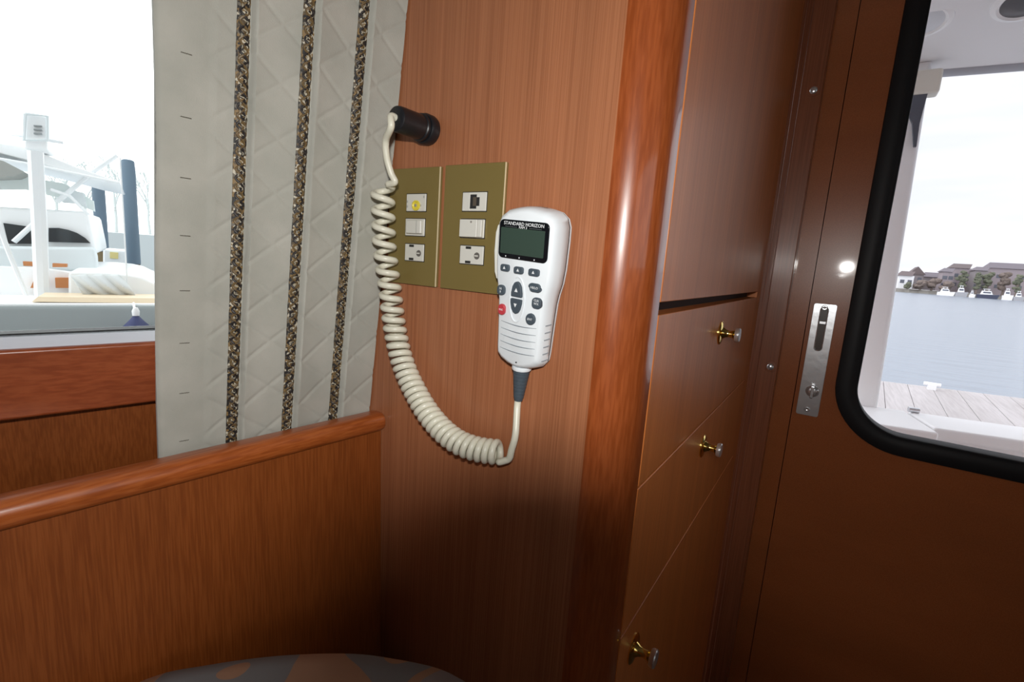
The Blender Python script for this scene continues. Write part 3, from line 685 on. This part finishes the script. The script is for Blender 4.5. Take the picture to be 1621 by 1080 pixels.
# cockpit sole and overhead
struct('floor_cockpit', box(bmesh.new(), (-1.5, 1.26, ZF-.06), (2.6, 3.1, ZF-.01)), m_deck).name = 'floor.001'
ZR = .93
ra0, ra1 = onZ(1453, 116.5, ZR), onZ(1621, 103, ZR); dr = (ra1-ra0).normalized()
e0, e1 = ra0 - dr*2.2, ra1 + dr*1.9
bm = bmesh.new(); prism(bm, [Vector((e0.x, 1.26, ZR)), e0, e1, Vector((e1.x, 1.26, ZR))], (0, 0, .05))
roof = finish('cockpit_roof', bm, m_roof, bevel=.02, seg=3); tag(roof, 'pale overhead roof above the cockpit seen through the door window', 'roof')
bm = bmesh.new(); tube(bm, [e0+Vector((0, 0, .008)), e1+Vector((0, 0, .008))], .030, 12)
rim_ = finish('roof_edge', bm, mat('roof_edge_grey', (.45, .46, .50), .45), roof, smooth=True)
def downlight(px, py, rad, label, dark):
    q = onZ(px, py, ZR); o = thing('ceiling_lamp', label, 'lamp', q, 'round lamps in the cockpit roof')
    bm = bmesh.new(); lathe(bm, ((.03, rad*.98), (0, rad), (-.010, rad*.97), (-.016, rad*.80), (-.012, rad*.74)), (0, 0, 0), (0, .30, 1), 32); finish('rim', bm, m_gel, o, smooth=True)
    bm = bmesh.new(); lathe(bm, ((-.008, rad*.76), (-.0125, rad*.70), (-.015, rad*.3)), (0, 0, 0), (0, .30, 1), 32); finish('lens', bm, mat('lamp_lens', (.10, .10, .11) if dark else (.75, .78, .82), .3), o, smooth=True)
downlight(1462, 30, .085, 'round white lamp in the cockpit roof beside the door window frame', False)
downlight(1624, 0, .085, 'round lamp with a dark centre at the right in the cockpit roof', True)
# post carrying the roof
yp = 2.75
pr0, pr1 = onY(1396, 600, yp), onY(1460, 200, yp)
sl = (pr1.x-pr0.x)/(pr1.z-pr0.z); xr = pr1.x+.01
bm = bmesh.new(); lo = [bm.verts.new((x+pr0.x+sl*(-.60-pr0.z), y, -.60)) for x, y in rrect(-.06, yp+.05, .12, .10, .02, 4)]; hi = [bm.verts.new((x+pr0.x+sl*(ZR-pr0.z), y, ZR-.001)) for x, y in rrect(-.06, yp+.05, .12, .10, .02, 4)]
for k in range(len(lo)): bm.faces.new((lo[k], lo[(k+1) % len(lo)], hi[(k+1) % len(lo)], hi[k]))
bm.faces.new(lo); bm.faces.new(hi)
post = finish('roof_post', bm, m_gel, smooth=True, auto=30); tag(post, 'white post holding the cockpit roof behind the door window frame', 'post')
bm = bmesh.new(); q = onY(1460, 130, yp-.03); box(bm, (xr-.14, yp-.03, q.z-.045), (xr+.022, yp+.05, q.z+.05)); finish('post_head', bm, mat('cream_gelcoat', (.82, .79, .70), .5), post, bevel=.01)
a = onY(1447, 147, yp-.02); b_ = onY(1469, 147, yp-.02); c_ = onY(1451, 232, yp-.02); d_ = onY(1446, 232, yp-.02); e_ = onY(1456, 195, yp-.02)
bm = bmesh.new(); prism(bm, [a+Vector((-.05, 0, 0)), b_, e_, c_, d_, onY(1444, 195, yp-.02)], (0, .02, 0))
br = finish('bracket', bm, mat('dark_bracket', (.10, .11, .14), .5), post, bevel=.002); br['label'] = 'dark tapering bracket'
# coaming around the cockpit
zc_ = -.555; cdir = Vector((.981, .16, 0)).normalized()
k0, k1 = onZ(1360, 640, zc_), onZ(1621, 676, zc_); kd = (k1-k0).normalized(); kn = Vector((kd.y, -kd.x, 0))
i0, i1 = onZ(1440, 662, zc_), onZ(1621, 705, zc_)
gate0 = onZ(1437, 652, zc_)
s0, s1 = k0-kd*1.4, k1+kd*1.2
def coam(name, sa, sb, w_, label):
    bm = bmesh.new(); prism(bm, [sa, sb, sb+kn*w_, sa+kn*w_], (0, 0, -.05)); o = finish(name, bm, m_gel, bevel=.012, seg=3)
    tag(o, label, 'coaming', 'cockpit coamings')
    bm = bmesh.new(); prism(bm, [sa+kn*.02-Vector((0, 0, .045)), sb+kn*.02-Vector((0, 0, .045)), sb+kn*(w_-.03)-Vector((0, 0, .045)), sa+kn*(w_-.03)-Vector((0, 0, .045))], (0, 0, -.46)); finish('inner_wall', bm, m_gel, o, bevel=.004); return o
glen = (gate0-k0).dot(kd)
coam('cockpit_coaming', s0, k0+kd*(glen-.006), .34, 'white cockpit coaming to the left of the gate joint')
coam('cockpit_coaming', k0+kd*(glen+.006), s1, .26, 'white cockpit coaming to the right of the gate joint')
bm = bmesh.new(); tube(bm, [gate0+Vector((0, 0, .012))+kd*.0, gate0+Vector((0, 0, .012))+kd*.04], .012, 10)
tag(finish('gate_hinge', bm, m_chrome, smooth=True), 'small metal hinge where the two white coamings meet', 'hinge')
# dock
zd = -.90; n0, n1, f0, f1 = onZ(1360, 640, zd), onZ(1621, 676, zd), onZ(1362, 599, zd), onZ(1621, 631, zd)
dd = (f1-f0).normalized(); dn_ = Vector((-dd.y, dd.x, 0)); wdock = 2.2
dock = thing('wooden_dock', 'weathered grey plank dock beyond the cockpit', 'dock', f0)
for k in range(-8, 26):
    a = f0 + dd*(k*.19) ; bm = bmesh.new(); pd = Vector((-.05, -1, 0)).normalized()
    prism(bm, [a, a+dd*.186, a+dd*.186+pd*wdock, a+pd*wdock], (0, 0, -.045)); finish('plank', bm, m_dock, dock, world_coords=True)
bm = bmesh.new(); prism(bm, [f0-dd*1.5+Vector((0, 0, -.045)), f0+dd*5+Vector((0, 0, -.045)), f0+dd*5+pd*wdock+Vector((0, 0, -.045)), f0-dd*1.5+pd*wdock+Vector((0, 0, -.045))], (0, 0, -.12)); finish('under_frame', bm, mat('wet_timber', (.2, .18, .17), .8), dock, world_coords=True)
q = onZ(1474, 617, zd+.0)
bm = bmesh.new(); tube(bm, [q+Vector((-.06, 0, .05)), q+Vector((.06, 0, .05))], .016, 10); box(bm, (q.x-.03, q.y-.02, zd), (q.x+.03, q.y+.02, zd+.045)); tag(finish('dock_cleat', bm, m_gel, smooth=False), 'white cleat on the plank dock', 'cleat')
# water
m_water = mat('harbour_water', (.25, .30, .36), .25, spec=.5); tw = m_water.node_tree; bw = tw.nodes['Principled BSDF']
tc = N(tw, 'ShaderNodeTexCoord'); mp = N(tw, 'ShaderNodeMapping'); mp.inputs['Scale'].default_value = (.55, 1.6, 1); nz = N(tw, 'ShaderNodeTexNoise'); nz.inputs['Scale'].default_value = 1.3; nz.inputs['Detail'].default_value = 4
bp = N(tw, 'ShaderNodeBump'); bp.inputs['Strength'].default_value = .35; bp.inputs['Distance'].default_value = .12
tw.links.new(tc.outputs['Object'], mp.inputs[0]); tw.links.new(mp.outputs[0], nz.inputs[0]); tw.links.new(nz.outputs[0], bp.inputs['Height']); tw.links.new(bp.outputs[0], bw.inputs['Normal'])
bm = bmesh.new(); v_ = [bm.verts.new(p) for p in ((-400, -300, -1.75), (500, -300, -1.75), (500, 700, -1.75), (-400, 700, -1.75))]; bm.faces.new(v_)
wt = finish('harbour_water', bm, m_water); tag(wt, 'pale rippled harbour water', 'water', kind='stuff')
# far shore, about 240 m off
YS = 215.
def sp(px, py, dy=0): return onY(px, py, YS+dy)
m_land = noise_bump(mat('scrub_bank', (.20, .19, .17), .95), ns=.5, strength=1, dist=.4)
ground = onY(1500, 468, YS).z
bm = bmesh.new(); N_ = 60; top_, bot_ = [], []
xa, xb = sp(1300, 460).x, sp(1800, 480).x
for k in range(N_+1):
    x = xa+(xb-xa)*k/N_; top_.append(Vector((x, YS+3+random.uniform(-1, 1), -1.75+1.1+random.uniform(-.15, .15)))); bot_.append(Vector((x, YS+random.uniform(-.5, .5), -1.85)))
vt = [bm.verts.new(p) for p in top_]; vb = [bm.verts.new(p) for p in bot_]; vk = [bm.verts.new(Vector((p.x, p.y+60, -.65))) for p in top_]
for k in range(N_): bm.faces.new((vb[k], vb[k+1], vt[k+1], vt[k])); bm.faces.new((vt[k], vt[k+1], vk[k+1], vk[k]))
tag(finish('far_bank', bm, m_land), 'low dark bank along the far shore', 'bank', kind='stuff')
m_roofs = [mat('roof_brown', (.16, .13, .13), .9), mat('roof_slate', (.19, .17, .19), .9)]
m_hw = [mat('house_mauve', (.36, .31, .33), .9), mat('house_grey', (.30, .27, .28), .9), mat('house_white', (.85, .85, .86), .8)]
def house(px0, px1, pyr, pye, dy, wi, ri_, label, gable=False):
    """px0..px1 walls, pyr ridge row, pye eaves row"""
    a = sp(px0, pye, dy); b2 = sp(px1, pye, dy); zb = -.49; ridge = sp((px0+px1)/2, pyr, dy).z; d = 9
    o = thing('waterfront_house', label, 'house', ((a.x+b2.x)/2, a.y, zb), 'houses on the far shore')
    bm = bmesh.new(); box(bm, (a.x, a.y, zb), (b2.x, a.y+d, a.z)); finish('walls', bm, m_hw[wi], o, world_coords=True)
    bm = bmesh.new(); e = .5
    if gable:
        mid = (a.x+b2.x)/2; prism(bm, [(a.x-e, a.y-e, a.z), (b2.x+e, a.y-e, a.z), (mid, a.y-e, ridge)], (0, d+2*e, 0))
    else:
        prism(bm, [(a.x-e, a.y-e, a.z), (a.x-e, a.y+d+e, a.z), (a.x-e+1.2, a.y+d/2, ridge)], (b2.x-a.x+2*e-1.2, 0, 0))
    finish('roof', bm, m_roofs[ri_], o, world_coords=True)
    nw = max(2, int((b2.x-a.x)/4.5))
    for k in range(nw):
        x = a.x+(k+.5)*(b2.x-a.x)/nw; hh = (a.z-zb)
        for lv_ in ([.55] if hh < 5 else [.32, .70]):
            bm = bmesh.new(); box(bm, (x-.6, a.y-.06, zb+hh*lv_-.6), (x+.6, a.y+.02, zb+hh*lv_+.6)); finish('window', bm, mat('far_window', (.12, .13, .16), .4) if k == 0 and lv_ in (.55, .32) else bpy.data.materials['far_window'], o, world_coords=True)
    return o
house(1424, 1448, 429, 436, 6, 2, 0, 'low white boathouse with brown roof at the left end of the far shore')
house(1440, 1463, 422, 434, 17, 1, 0, 'gabled brown house behind the white boathouse', True)
house(1462, 1490, 431, 438, 28, 1, 1, 'long low grey house right of the gabled house')
house(1493, 1512, 424, 430, 7, 0, 1, 'narrow mauve house with a chimney-like mast beside it')
house(1508, 1540, 417, 424, 18, 0, 0, 'tall mauve house with steep roof in the middle of the far shore')
house(1545, 1568, 422, 428, 8, 1, 1, 'grey house half hidden by shore trees')
house(1566, 1640, 416, 424, 20, 0, 1, 'broad mauve building at the right end of the far shore')
m_leaf = [noise_bump(mat('shore_tree_olive', (.16, .17, .12), .95), ns=1.2, strength=1, dist=.5), noise_bump(mat('shore_tree_brown', (.20, .16, .14), .95), ns=1.2, strength=1, dist=.5)]
def tree(px, pyt, pyb, wpx, dy, mi, label):
    t_ = sp(px, pyt, dy+4); zb = -.55; h_ = t_.z-zb; wr = abs(sp(px+wpx, pyt, dy).x-t_.x)/2
    o = thing('shore_tree', label, 'tree', (t_.x, t_.y, zb), 'trees on the far shore')
    bm = bmesh.new(); tube(bm, [(0, 0, 0), (.1, 0, h_*.5), (0, 0, h_*.8)], lambda s_: .35-.25*s_, 7); finish('trunk', bm, m_leaf[1], o)
    bm = bmesh.new()
    for k in range(16):
        a_ = random.uniform(0, 6.28); rr = random.uniform(0, .75)*wr; zz = h_*random.uniform(.22, .84); s_ = random.uniform(.34, .55)*min(wr*1.1, h_*.6)
        bmesh.ops.create_icosphere(bm, subdivisions=2, radius=s_, matrix=Matrix.Translation((rr*math.cos(a_), rr*math.sin(a_)*.6, zz)) @ Matrix.Diagonal((1, 1, .8, 1)))
    for v in bm.verts: v.co += Vector((random.uniform(-1, 1), random.uniform(-1, 1), random.uniform(-1, 1)))*.16
    finish('crown', bm, m_leaf[mi], o)
for px, pyt, wpx, dy, mi, lb in ((1527, 424, 24, 0, 0, 'olive tree in front of the tall mauve house'), (1552, 428, 22, 0, 0, 'round olive tree right of the tall mauve house'), (1570, 421, 26, 2, 0, 'olive tree before the broad mauve building'),
                            (1596, 424, 30, 2, 1, 'brown tree near the right end of the far shore'), (1616, 430, 26, -2, 0, 'low olive tree at the right frame edge of the shore'), (1478, 440, 26, 1, 1, 'brown bush below the long low grey house'), (1438, 446, 16, -1, 0, 'dark bush below the white boathouse'), (1459, 443, 30, -1, 1, 'low brown bush below the gabled brown house'),
                            (1500, 446, 26, -1, 1, 'low brown bush behind the leftmost white motorboat')):
    tree(px, pyt, 0, wpx, dy, mi, lb)
m_hulls = [m_gel, mat('navy_hull', (.05, .06, .10), .5), mat('grey_hull', (.40, .40, .42), .5)]
def farboat(px0, px1, py, hpx, mi, label):
    a = onZ(px0, py, -1.75); y = YS-8; a = onY(px0, py, y); b2 = onY(px1, py, y); L_ = b2.x-a.x; h_ = hpx*y/FPX*.92
    o = thing('moored_motorboat', label, 'boat', (a.x, y, -1.75), 'boats moored on the far shore')
    w_ = L_*.28; bm = bmesh.new()
    prism(bm, [(0, 0, -.05), (L_*.92, 0, -.05), (L_, 0, h_*.45), (L_*.0, 0, h_*.38)], (0, w_, 0)); finish('hull', bm, m_hulls[mi], o)
    bm = bmesh.new(); prism(bm, [(L_*.15, w_*.15, h_*.40), (L_*.70, w_*.15, h_*.42), (L_*.60, w_*.15, h_*.80), (L_*.22, w_*.15, h_*.80)], (0, w_*.7, 0)); finish('cabin', bm, m_gel, o)
    bm = bmesh.new(); box(bm, (L_*.25, w_*.15-.03, h_*.55), (L_*.60, w_*.15, h_*.70)); finish('cabin_windows', bm, bpy.data.materials['far_window'], o)
    bm = bmesh.new(); box(bm, (L_*.25, w_*.2, h_*.95), (L_*.55, w_*.8, h_*1.0)); tube(bm, [(L_*.3, w_*.3, h_*.8), (L_*.3, w_*.3, h_*.97)], .05, 6); tube(bm, [(L_*.5, w_*.3, h_*.8), (L_*.5, w_*.3, h_*.97)], .05, 6); finish('hardtop', bm, m_gel, o)
for a_ in ((1484, 1512, 465, 11, 0, 'white motorboat leftmost on the far shore'), (1512, 1532, 467, 14, 2, 'grey-hulled motorboat beside the leftmost white one'), (1534, 1544, 468, 9, 0, 'small white boat left of the navy hull'),
           (1546, 1582, 471, 12, 1, 'long navy-hulled boat on the far shore'), (1586, 1604, 472, 14, 0, 'white boat right of the navy hull'), (1604, 1622, 474, 12, 2, 'grey boat at the right frame edge')): farboat(*a_)

# ================================================================ OUTSIDE, TO PORT: the white boat alongside, pilings
azd = math.radians(19.8); dU = Vector((math.sin(azd), math.cos(azd), 0)); dN = Vector((-math.cos(azd), math.sin(azd), 0))
def nb(px, py, D): d = ray(px, py); return d*(D/d.dot(dN))
m_white_boat = mat('neighbour_gelcoat', (.92, .94, .95), .35); m_greyhull = noise_bump(mat('grey_topsides', (.33, .37, .375), .38), (1, 1, .1), 3, .05)
m_wood_out = mat('varnished_locker', (.55, .22, .08), .4); m_tan = mat('tan_caprail', (.80, .66, .48), .5); m_dkwin = mat('smoked_window', (.035, .045, .05), .15); m_canvas = mat('grey_canvas', (.66, .69, .69), .9); m_pale = mat('glare_pale_fittings', (.72, .78, .80), .6); m_tube = mat('white_tubing', (.85, .88, .9), .35)  # fittings coloured pale, the washed-out glare is put into their colour
nbt = thing('motor_yacht', 'white sportfishing yacht with grey hull moored alongside, seen through the side window', 'boat', nb(120, 520, 3.5))
def npart(name, pts, D, dep, m, bevel=0, parent=None):
    bm = bmesh.new(); prism(bm, [nb(x, y, D) for x, y in pts], dN*dep); return finish(name, bm, m, parent or nbt, world_coords=True, bevel=bevel)
zg = nb(120, 485, 3.5).z
g0 = nb(120, 485, 3.5)
# hull: a long flared side with a rounded gunwale
bm = bmesh.new(); rows = []
for s_ in [-8+ i*.5 for i in range(29)]:
    b0 = g0 + dU*s_; bow = max(0, (s_-2.5)/3.5)**2*1.2
    rows.append([bm.verts.new(b0 + dN*(o_+bow) + Vector((0, 0, z_))) for o_, z_ in ((.10, -1.35+.0), (.05, -.9), (.0, -.45), (-.01, -.02), (.0, .0), (.03, .0))] )
for a_, b2 in zip(rows, rows[1:]):
    for k in range(5): bm.faces.new((a_[k], b2[k], b2[k+1], a_[k+1]))
finish('hull_side', bm, m_greyhull, nbt, smooth=True, world_coords=True)
bm = bmesh.new(); tube(bm, [g0+dU*s_+Vector((0, 0, .004))+dN*(.03+max(0, (s_-2.5)/3.5)**2*1.2) for s_ in [-8+i*.5 for i in range(29)]], .010, 10); finish('gunwale', bm, m_white_boat, nbt, smooth=True, world_coords=True)
bm = bmesh.new(); prism(bm, [g0+dU*-8+dN*.03, g0+dU*3+dN*.03, g0+dU*3+dN*1.75, g0+dU*-8+dN*1.75], (0, 0, -.05)); finish('side_deck', bm, m_white_boat, nbt, world_coords=True)
npart('cap_rail', [(50, 478), (300, 481), (300, 473), (60, 470)], 3.66, .25, m_tan)
npart('cockpit_side', [(-160, 482), (118, 478), (112, 432), (60, 425), (-160, 418)], 4.1, .12, m_white_boat)
npart('locker', [(88, 456), (111, 456), (111, 440), (87, 440)], 4.06, .05, m_wood_out); npart('locker', [(48, 456), (66, 456), (65, 440), (55, 440)], 4.06, .05, m_wood_out)
npart('locker', [(37, 421), (58, 422), (58, 415), (36, 414)], 4.25, .05, m_wood_out); npart('locker', [(83, 423), (106, 423), (106, 418), (83, 417)], 4.25, .05, m_wood_out)
npart('side_panel', [(-160, 424), (153, 430), (152, 408), (148, 392), (-160, 388)], 4.4, .2, m_pale, bevel=.02)
dh = npart('deckhouse', [(-160, 400), (153, 404), (150, 385), (139, 335), (-160, 318)], 4.6, 1.3, m_white_boat, bevel=.03)
npart('window', [(5, 353), (54, 360), (57, 386), (13, 386)], 4.57, .05, m_dkwin, parent=dh)
npart('window', [(77, 361), (93, 361), (108, 364), (122, 369), (135, 377), (143, 385), (77, 383)], 4.57, .05, m_dkwin, parent=dh)
# foredeck under a canvas cover
bm = bmesh.new()
npart('foredeck', [(108, 474), (300, 476), (300, 468), (243, 447), (226, 439), (203, 434), (165, 431), (108, 430)], 3.95, 1.4, m_white_boat, bevel=.04)
bm = bmesh.new()
def cfn2(i, j):
    x = 112+80*i+26*(1-j)*1; y = 436+34*(1-j)-4*i*(1-i)
    return nb(x, y, 3.90) - dN*(.03+.014*math.sin(i*20+j*5)+.10*math.sin(math.pi*j)*.4)
grid(bm, 40, 12, cfn2); cv = finish('canvas_cover', bm, m_canvas, nbt, smooth=True, world_coords=True); sm_ = cv.modifiers.new('thick', 'SOLIDIFY'); sm_.thickness = .006
# tower legs and tubing
for nm, pts, rad, D in (('tower_leg', ((56, 240), (62, 350), (67, 472)), .036, 3.98), ('ladder', ((-12, 330), (14, 400), (42, 468)), .012, 3.9), ('stay', ((22, 383), (56, 352)), .016, 4.5),
                        ('stay', ((-10, 250), (60, 262), (120, 275), (190, 290)), .008, 4.3), ('stay', ((90, 320), (150, 270), (185, 246)), .016, 4.6), ('stay', ((-10, 208), (40, 216), (100, 226)), .010, 4.4),
                        ('grab_rail', ((190, 250), (196, 350), (202, 460)), .004, 3.9), ('stay', ((80, 300), (110, 310), (140, 340)), .010, 4.5)):
    bm = bmesh.new(); tube(bm, [nb(x, y, D) for x, y in pts], rad, 8); finish(nm, bm, m_tube, nbt, smooth=True, world_coords=True)
npart('hardtop', [(-160, 228), (0, 243), (60, 258), (150, 283), (190, 292), (190, 288), (120, 264), (40, 232), (-160, 205)], 4.5, 1.2, m_white_boat, bevel=.01)
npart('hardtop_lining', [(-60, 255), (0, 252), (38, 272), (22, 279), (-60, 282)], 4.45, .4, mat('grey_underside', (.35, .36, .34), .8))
npart('side_curtain', [(-60, 300), (40, 300), (100, 315), (150, 335), (148, 318), (100, 290), (40, 280), (-60, 288)], 4.7, .05, mat('clear_curtain', (.80, .88, .87), .4))
npart('seat_back', [(98, 320), (125, 322), (138, 330), (132, 305), (105, 300)], 4.65, .1, m_pale)
# instrument box on the tower
bx = npart('instrument_box', [(38, 235), (75, 237), (75, 184), (40, 180)], 4.3, .35, m_white_boat, bevel=.01)
bm = bmesh.new(); box_pts = [nb(x, y, 4.28) for x, y in ((40, 180), (75, 184), (75, 222), (38, 222))]; tube(bm, box_pts+[box_pts[0]], .009, 6); finish('box_frame', bm, m_pale, bx, world_coords=True)
for yy in (198, 204, 210): npart('vent', [(53, yy+1.6), (66, yy+2.4), (66, yy+.6), (53, yy-.2)], 4.28, .02, mat('vent_grey', (.3, .33, .34), .6), parent=bx)
# dock box beyond the bow, pilings
bm = bmesh.new(); D = 6.6; prism(bm, [nb(x, y, D) for x, y in ((163, 445), (213, 447), (213, 398), (163, 394))], dN*.5); dbx = finish('dock_box', bm, m_white_boat, bevel=.02); tag(dbx, 'white dock box with a yellow sticker between the pilings', 'dock box')
bm = bmesh.new(); prism(bm, [nb(x, y, D-.01) for x, y in ((174, 409), (187, 410), (187, 400), (174, 399))], dN*.009); finish('sticker', bm, mat('pale_yellow', (.85, .72, .30), .6), dbx)
m_pile = mat('blue_grey_sleeve', (.13, .19, .25), .6); m_pile2 = mat('weathered_timber', (.20, .15, .08), .9)
def piling(px, pyt, pyb, wpx, D, label, pm):
    t_ = nb(px, pyt, D); rr = wpx/2*t_.length/FPX*.82; zb = -2.2
    o = thing('dock_piling', label, 'piling', (t_.x, t_.y, zb), 'pilings beyond the side window')
    bm = bmesh.new(); lathe(bm, ((t_.z-.01, rr*.55), (t_.z-.02, rr*.9), (t_.z-.10, rr), (pm, rr*1.05)), (t_.x, t_.y, 0), (0, 0, 1), 18); finish('sleeve', bm, m_pile, o, smooth=True, world_coords=True)
    bm = bmesh.new(); lathe(bm, ((pm, rr*.96), (zb, rr*1.0)), (t_.x, t_.y, 0), (0, 0, 1), 16); finish('timber', bm, m_pile2, o, smooth=True, world_coords=True)
piling(202, 251, 0, 17, 6.2, 'tall blue-grey piling nearest the curtain', nb(212, 418, 6.2).z)
piling(154, 277, 0, 15, 7.4, 'shorter blue-grey piling beside the yacht deckhouse', nb(161, 398, 7.4).z)
# fender on its line, and the end of a white float below it
q = nb(216, 514, 3.38)
fd = thing('boat_fender', 'blue fender hanging on a white line against the grey hull', 'fender', q)
bm = bmesh.new(); lathe(bm, ((.055, .004), (.045, .016), (.02, .035), (-.01, .062), (-.05, .075), (-.28, .075), (-.33, .05), (-.35, .02)), q, (0, 0, 1), 20); finish('fender_body', bm, mat('navy_cover', (.035, .045, .13), .7), fd, smooth=True, world_coords=True)
bm = bmesh.new(); tube(bm, [q+Vector((0, 0, .05)), nb(212, 484, 3.44), nb(211.5, 480, 3.52)], .006, 8); finish('line', bm, m_gel, fd, smooth=True, world_coords=True)
bm = bmesh.new(); lathe(bm, ((.05, .016), (.075, .018), (.095, .010)), q, (0, 0, 1), 12); finish('eye', bm, m_gel, fd, smooth=True, world_coords=True)

bm = bmesh.new(); tube(bm, [nb(191, 526.5, 1.6), nb(194, 526, 1.6), nb(330, 518, 1.6)], lambda q_: .012 if q_ > 0 else .004, 10)
tag(finish('outside_handrail', bm, m_gel, smooth=True), 'white handrail end outside the side window, below the blue fender', 'handrail')

# bare trees far beyond the yacht
m_bark = mat('glare_pale_bark', (.62, .66, .66), .9)  # bark lightened so its colour carries the glare outside
def bare_tree(px, pyt, D, label):
    t_ = nb(px, pyt, D); zb = 0.0; h_ = t_.z-zb; bm = bmesh.new(); rnd = random.Random(px)
    o = thing('bare_tree', label, 'tree', (t_.x, t_.y, zb), 'bare trees beyond the yacht')
    def grow(p, d, L_, rad, n):
        q = p + d*L_; tube(bm, [p, (p+q)/2+Vector((rnd.uniform(-1, 1), rnd.uniform(-1, 1), 0))*L_*.05, q], lambda k: rad*(1-.35*k), 5, cap=False)
        if n:
            for _ in range(3 if n > 2 else 4): grow(p+d*L_*rnd.uniform(.6, 1), (d+Vector((rnd.uniform(-.8, .8), rnd.uniform(-.8, .8), rnd.uniform(-.1, .5)))).normalized(), L_*rnd.uniform(.55, .75), rad*.55, n-1)
    grow(Vector((0, 0, 0)), Vector((0, 0, 1)), h_*.42, h_*.020, 4); finish('trunk_and_branches', bm, m_bark, o)
for px, pyt, D, lb in ((82, 222, 34, 'glare-washed bare tree just right of the yacht tower'), (128, 226, 38, 'glare-washed bare tree above the yacht hardtop, left of the pilings'), (176, 232, 33, 'glare-washed bare tree between the two pilings'), (232, 258, 36, 'glare-washed bare tree nearest the curtain edge')): bare_tree(px, pyt, D, lb)
bm = bmesh.new(); gg = nb(120, 400, 40); box(bm, (-16, -60, -2.2), (16, 60, -.02), Matrix.Translation((gg.x-2, gg.y, 0)))
tag(finish('far_quay', bm, mat('pale_quay', (.7, .74, .74), .9)), 'pale quay carrying the bare trees beyond the yacht', 'quay')
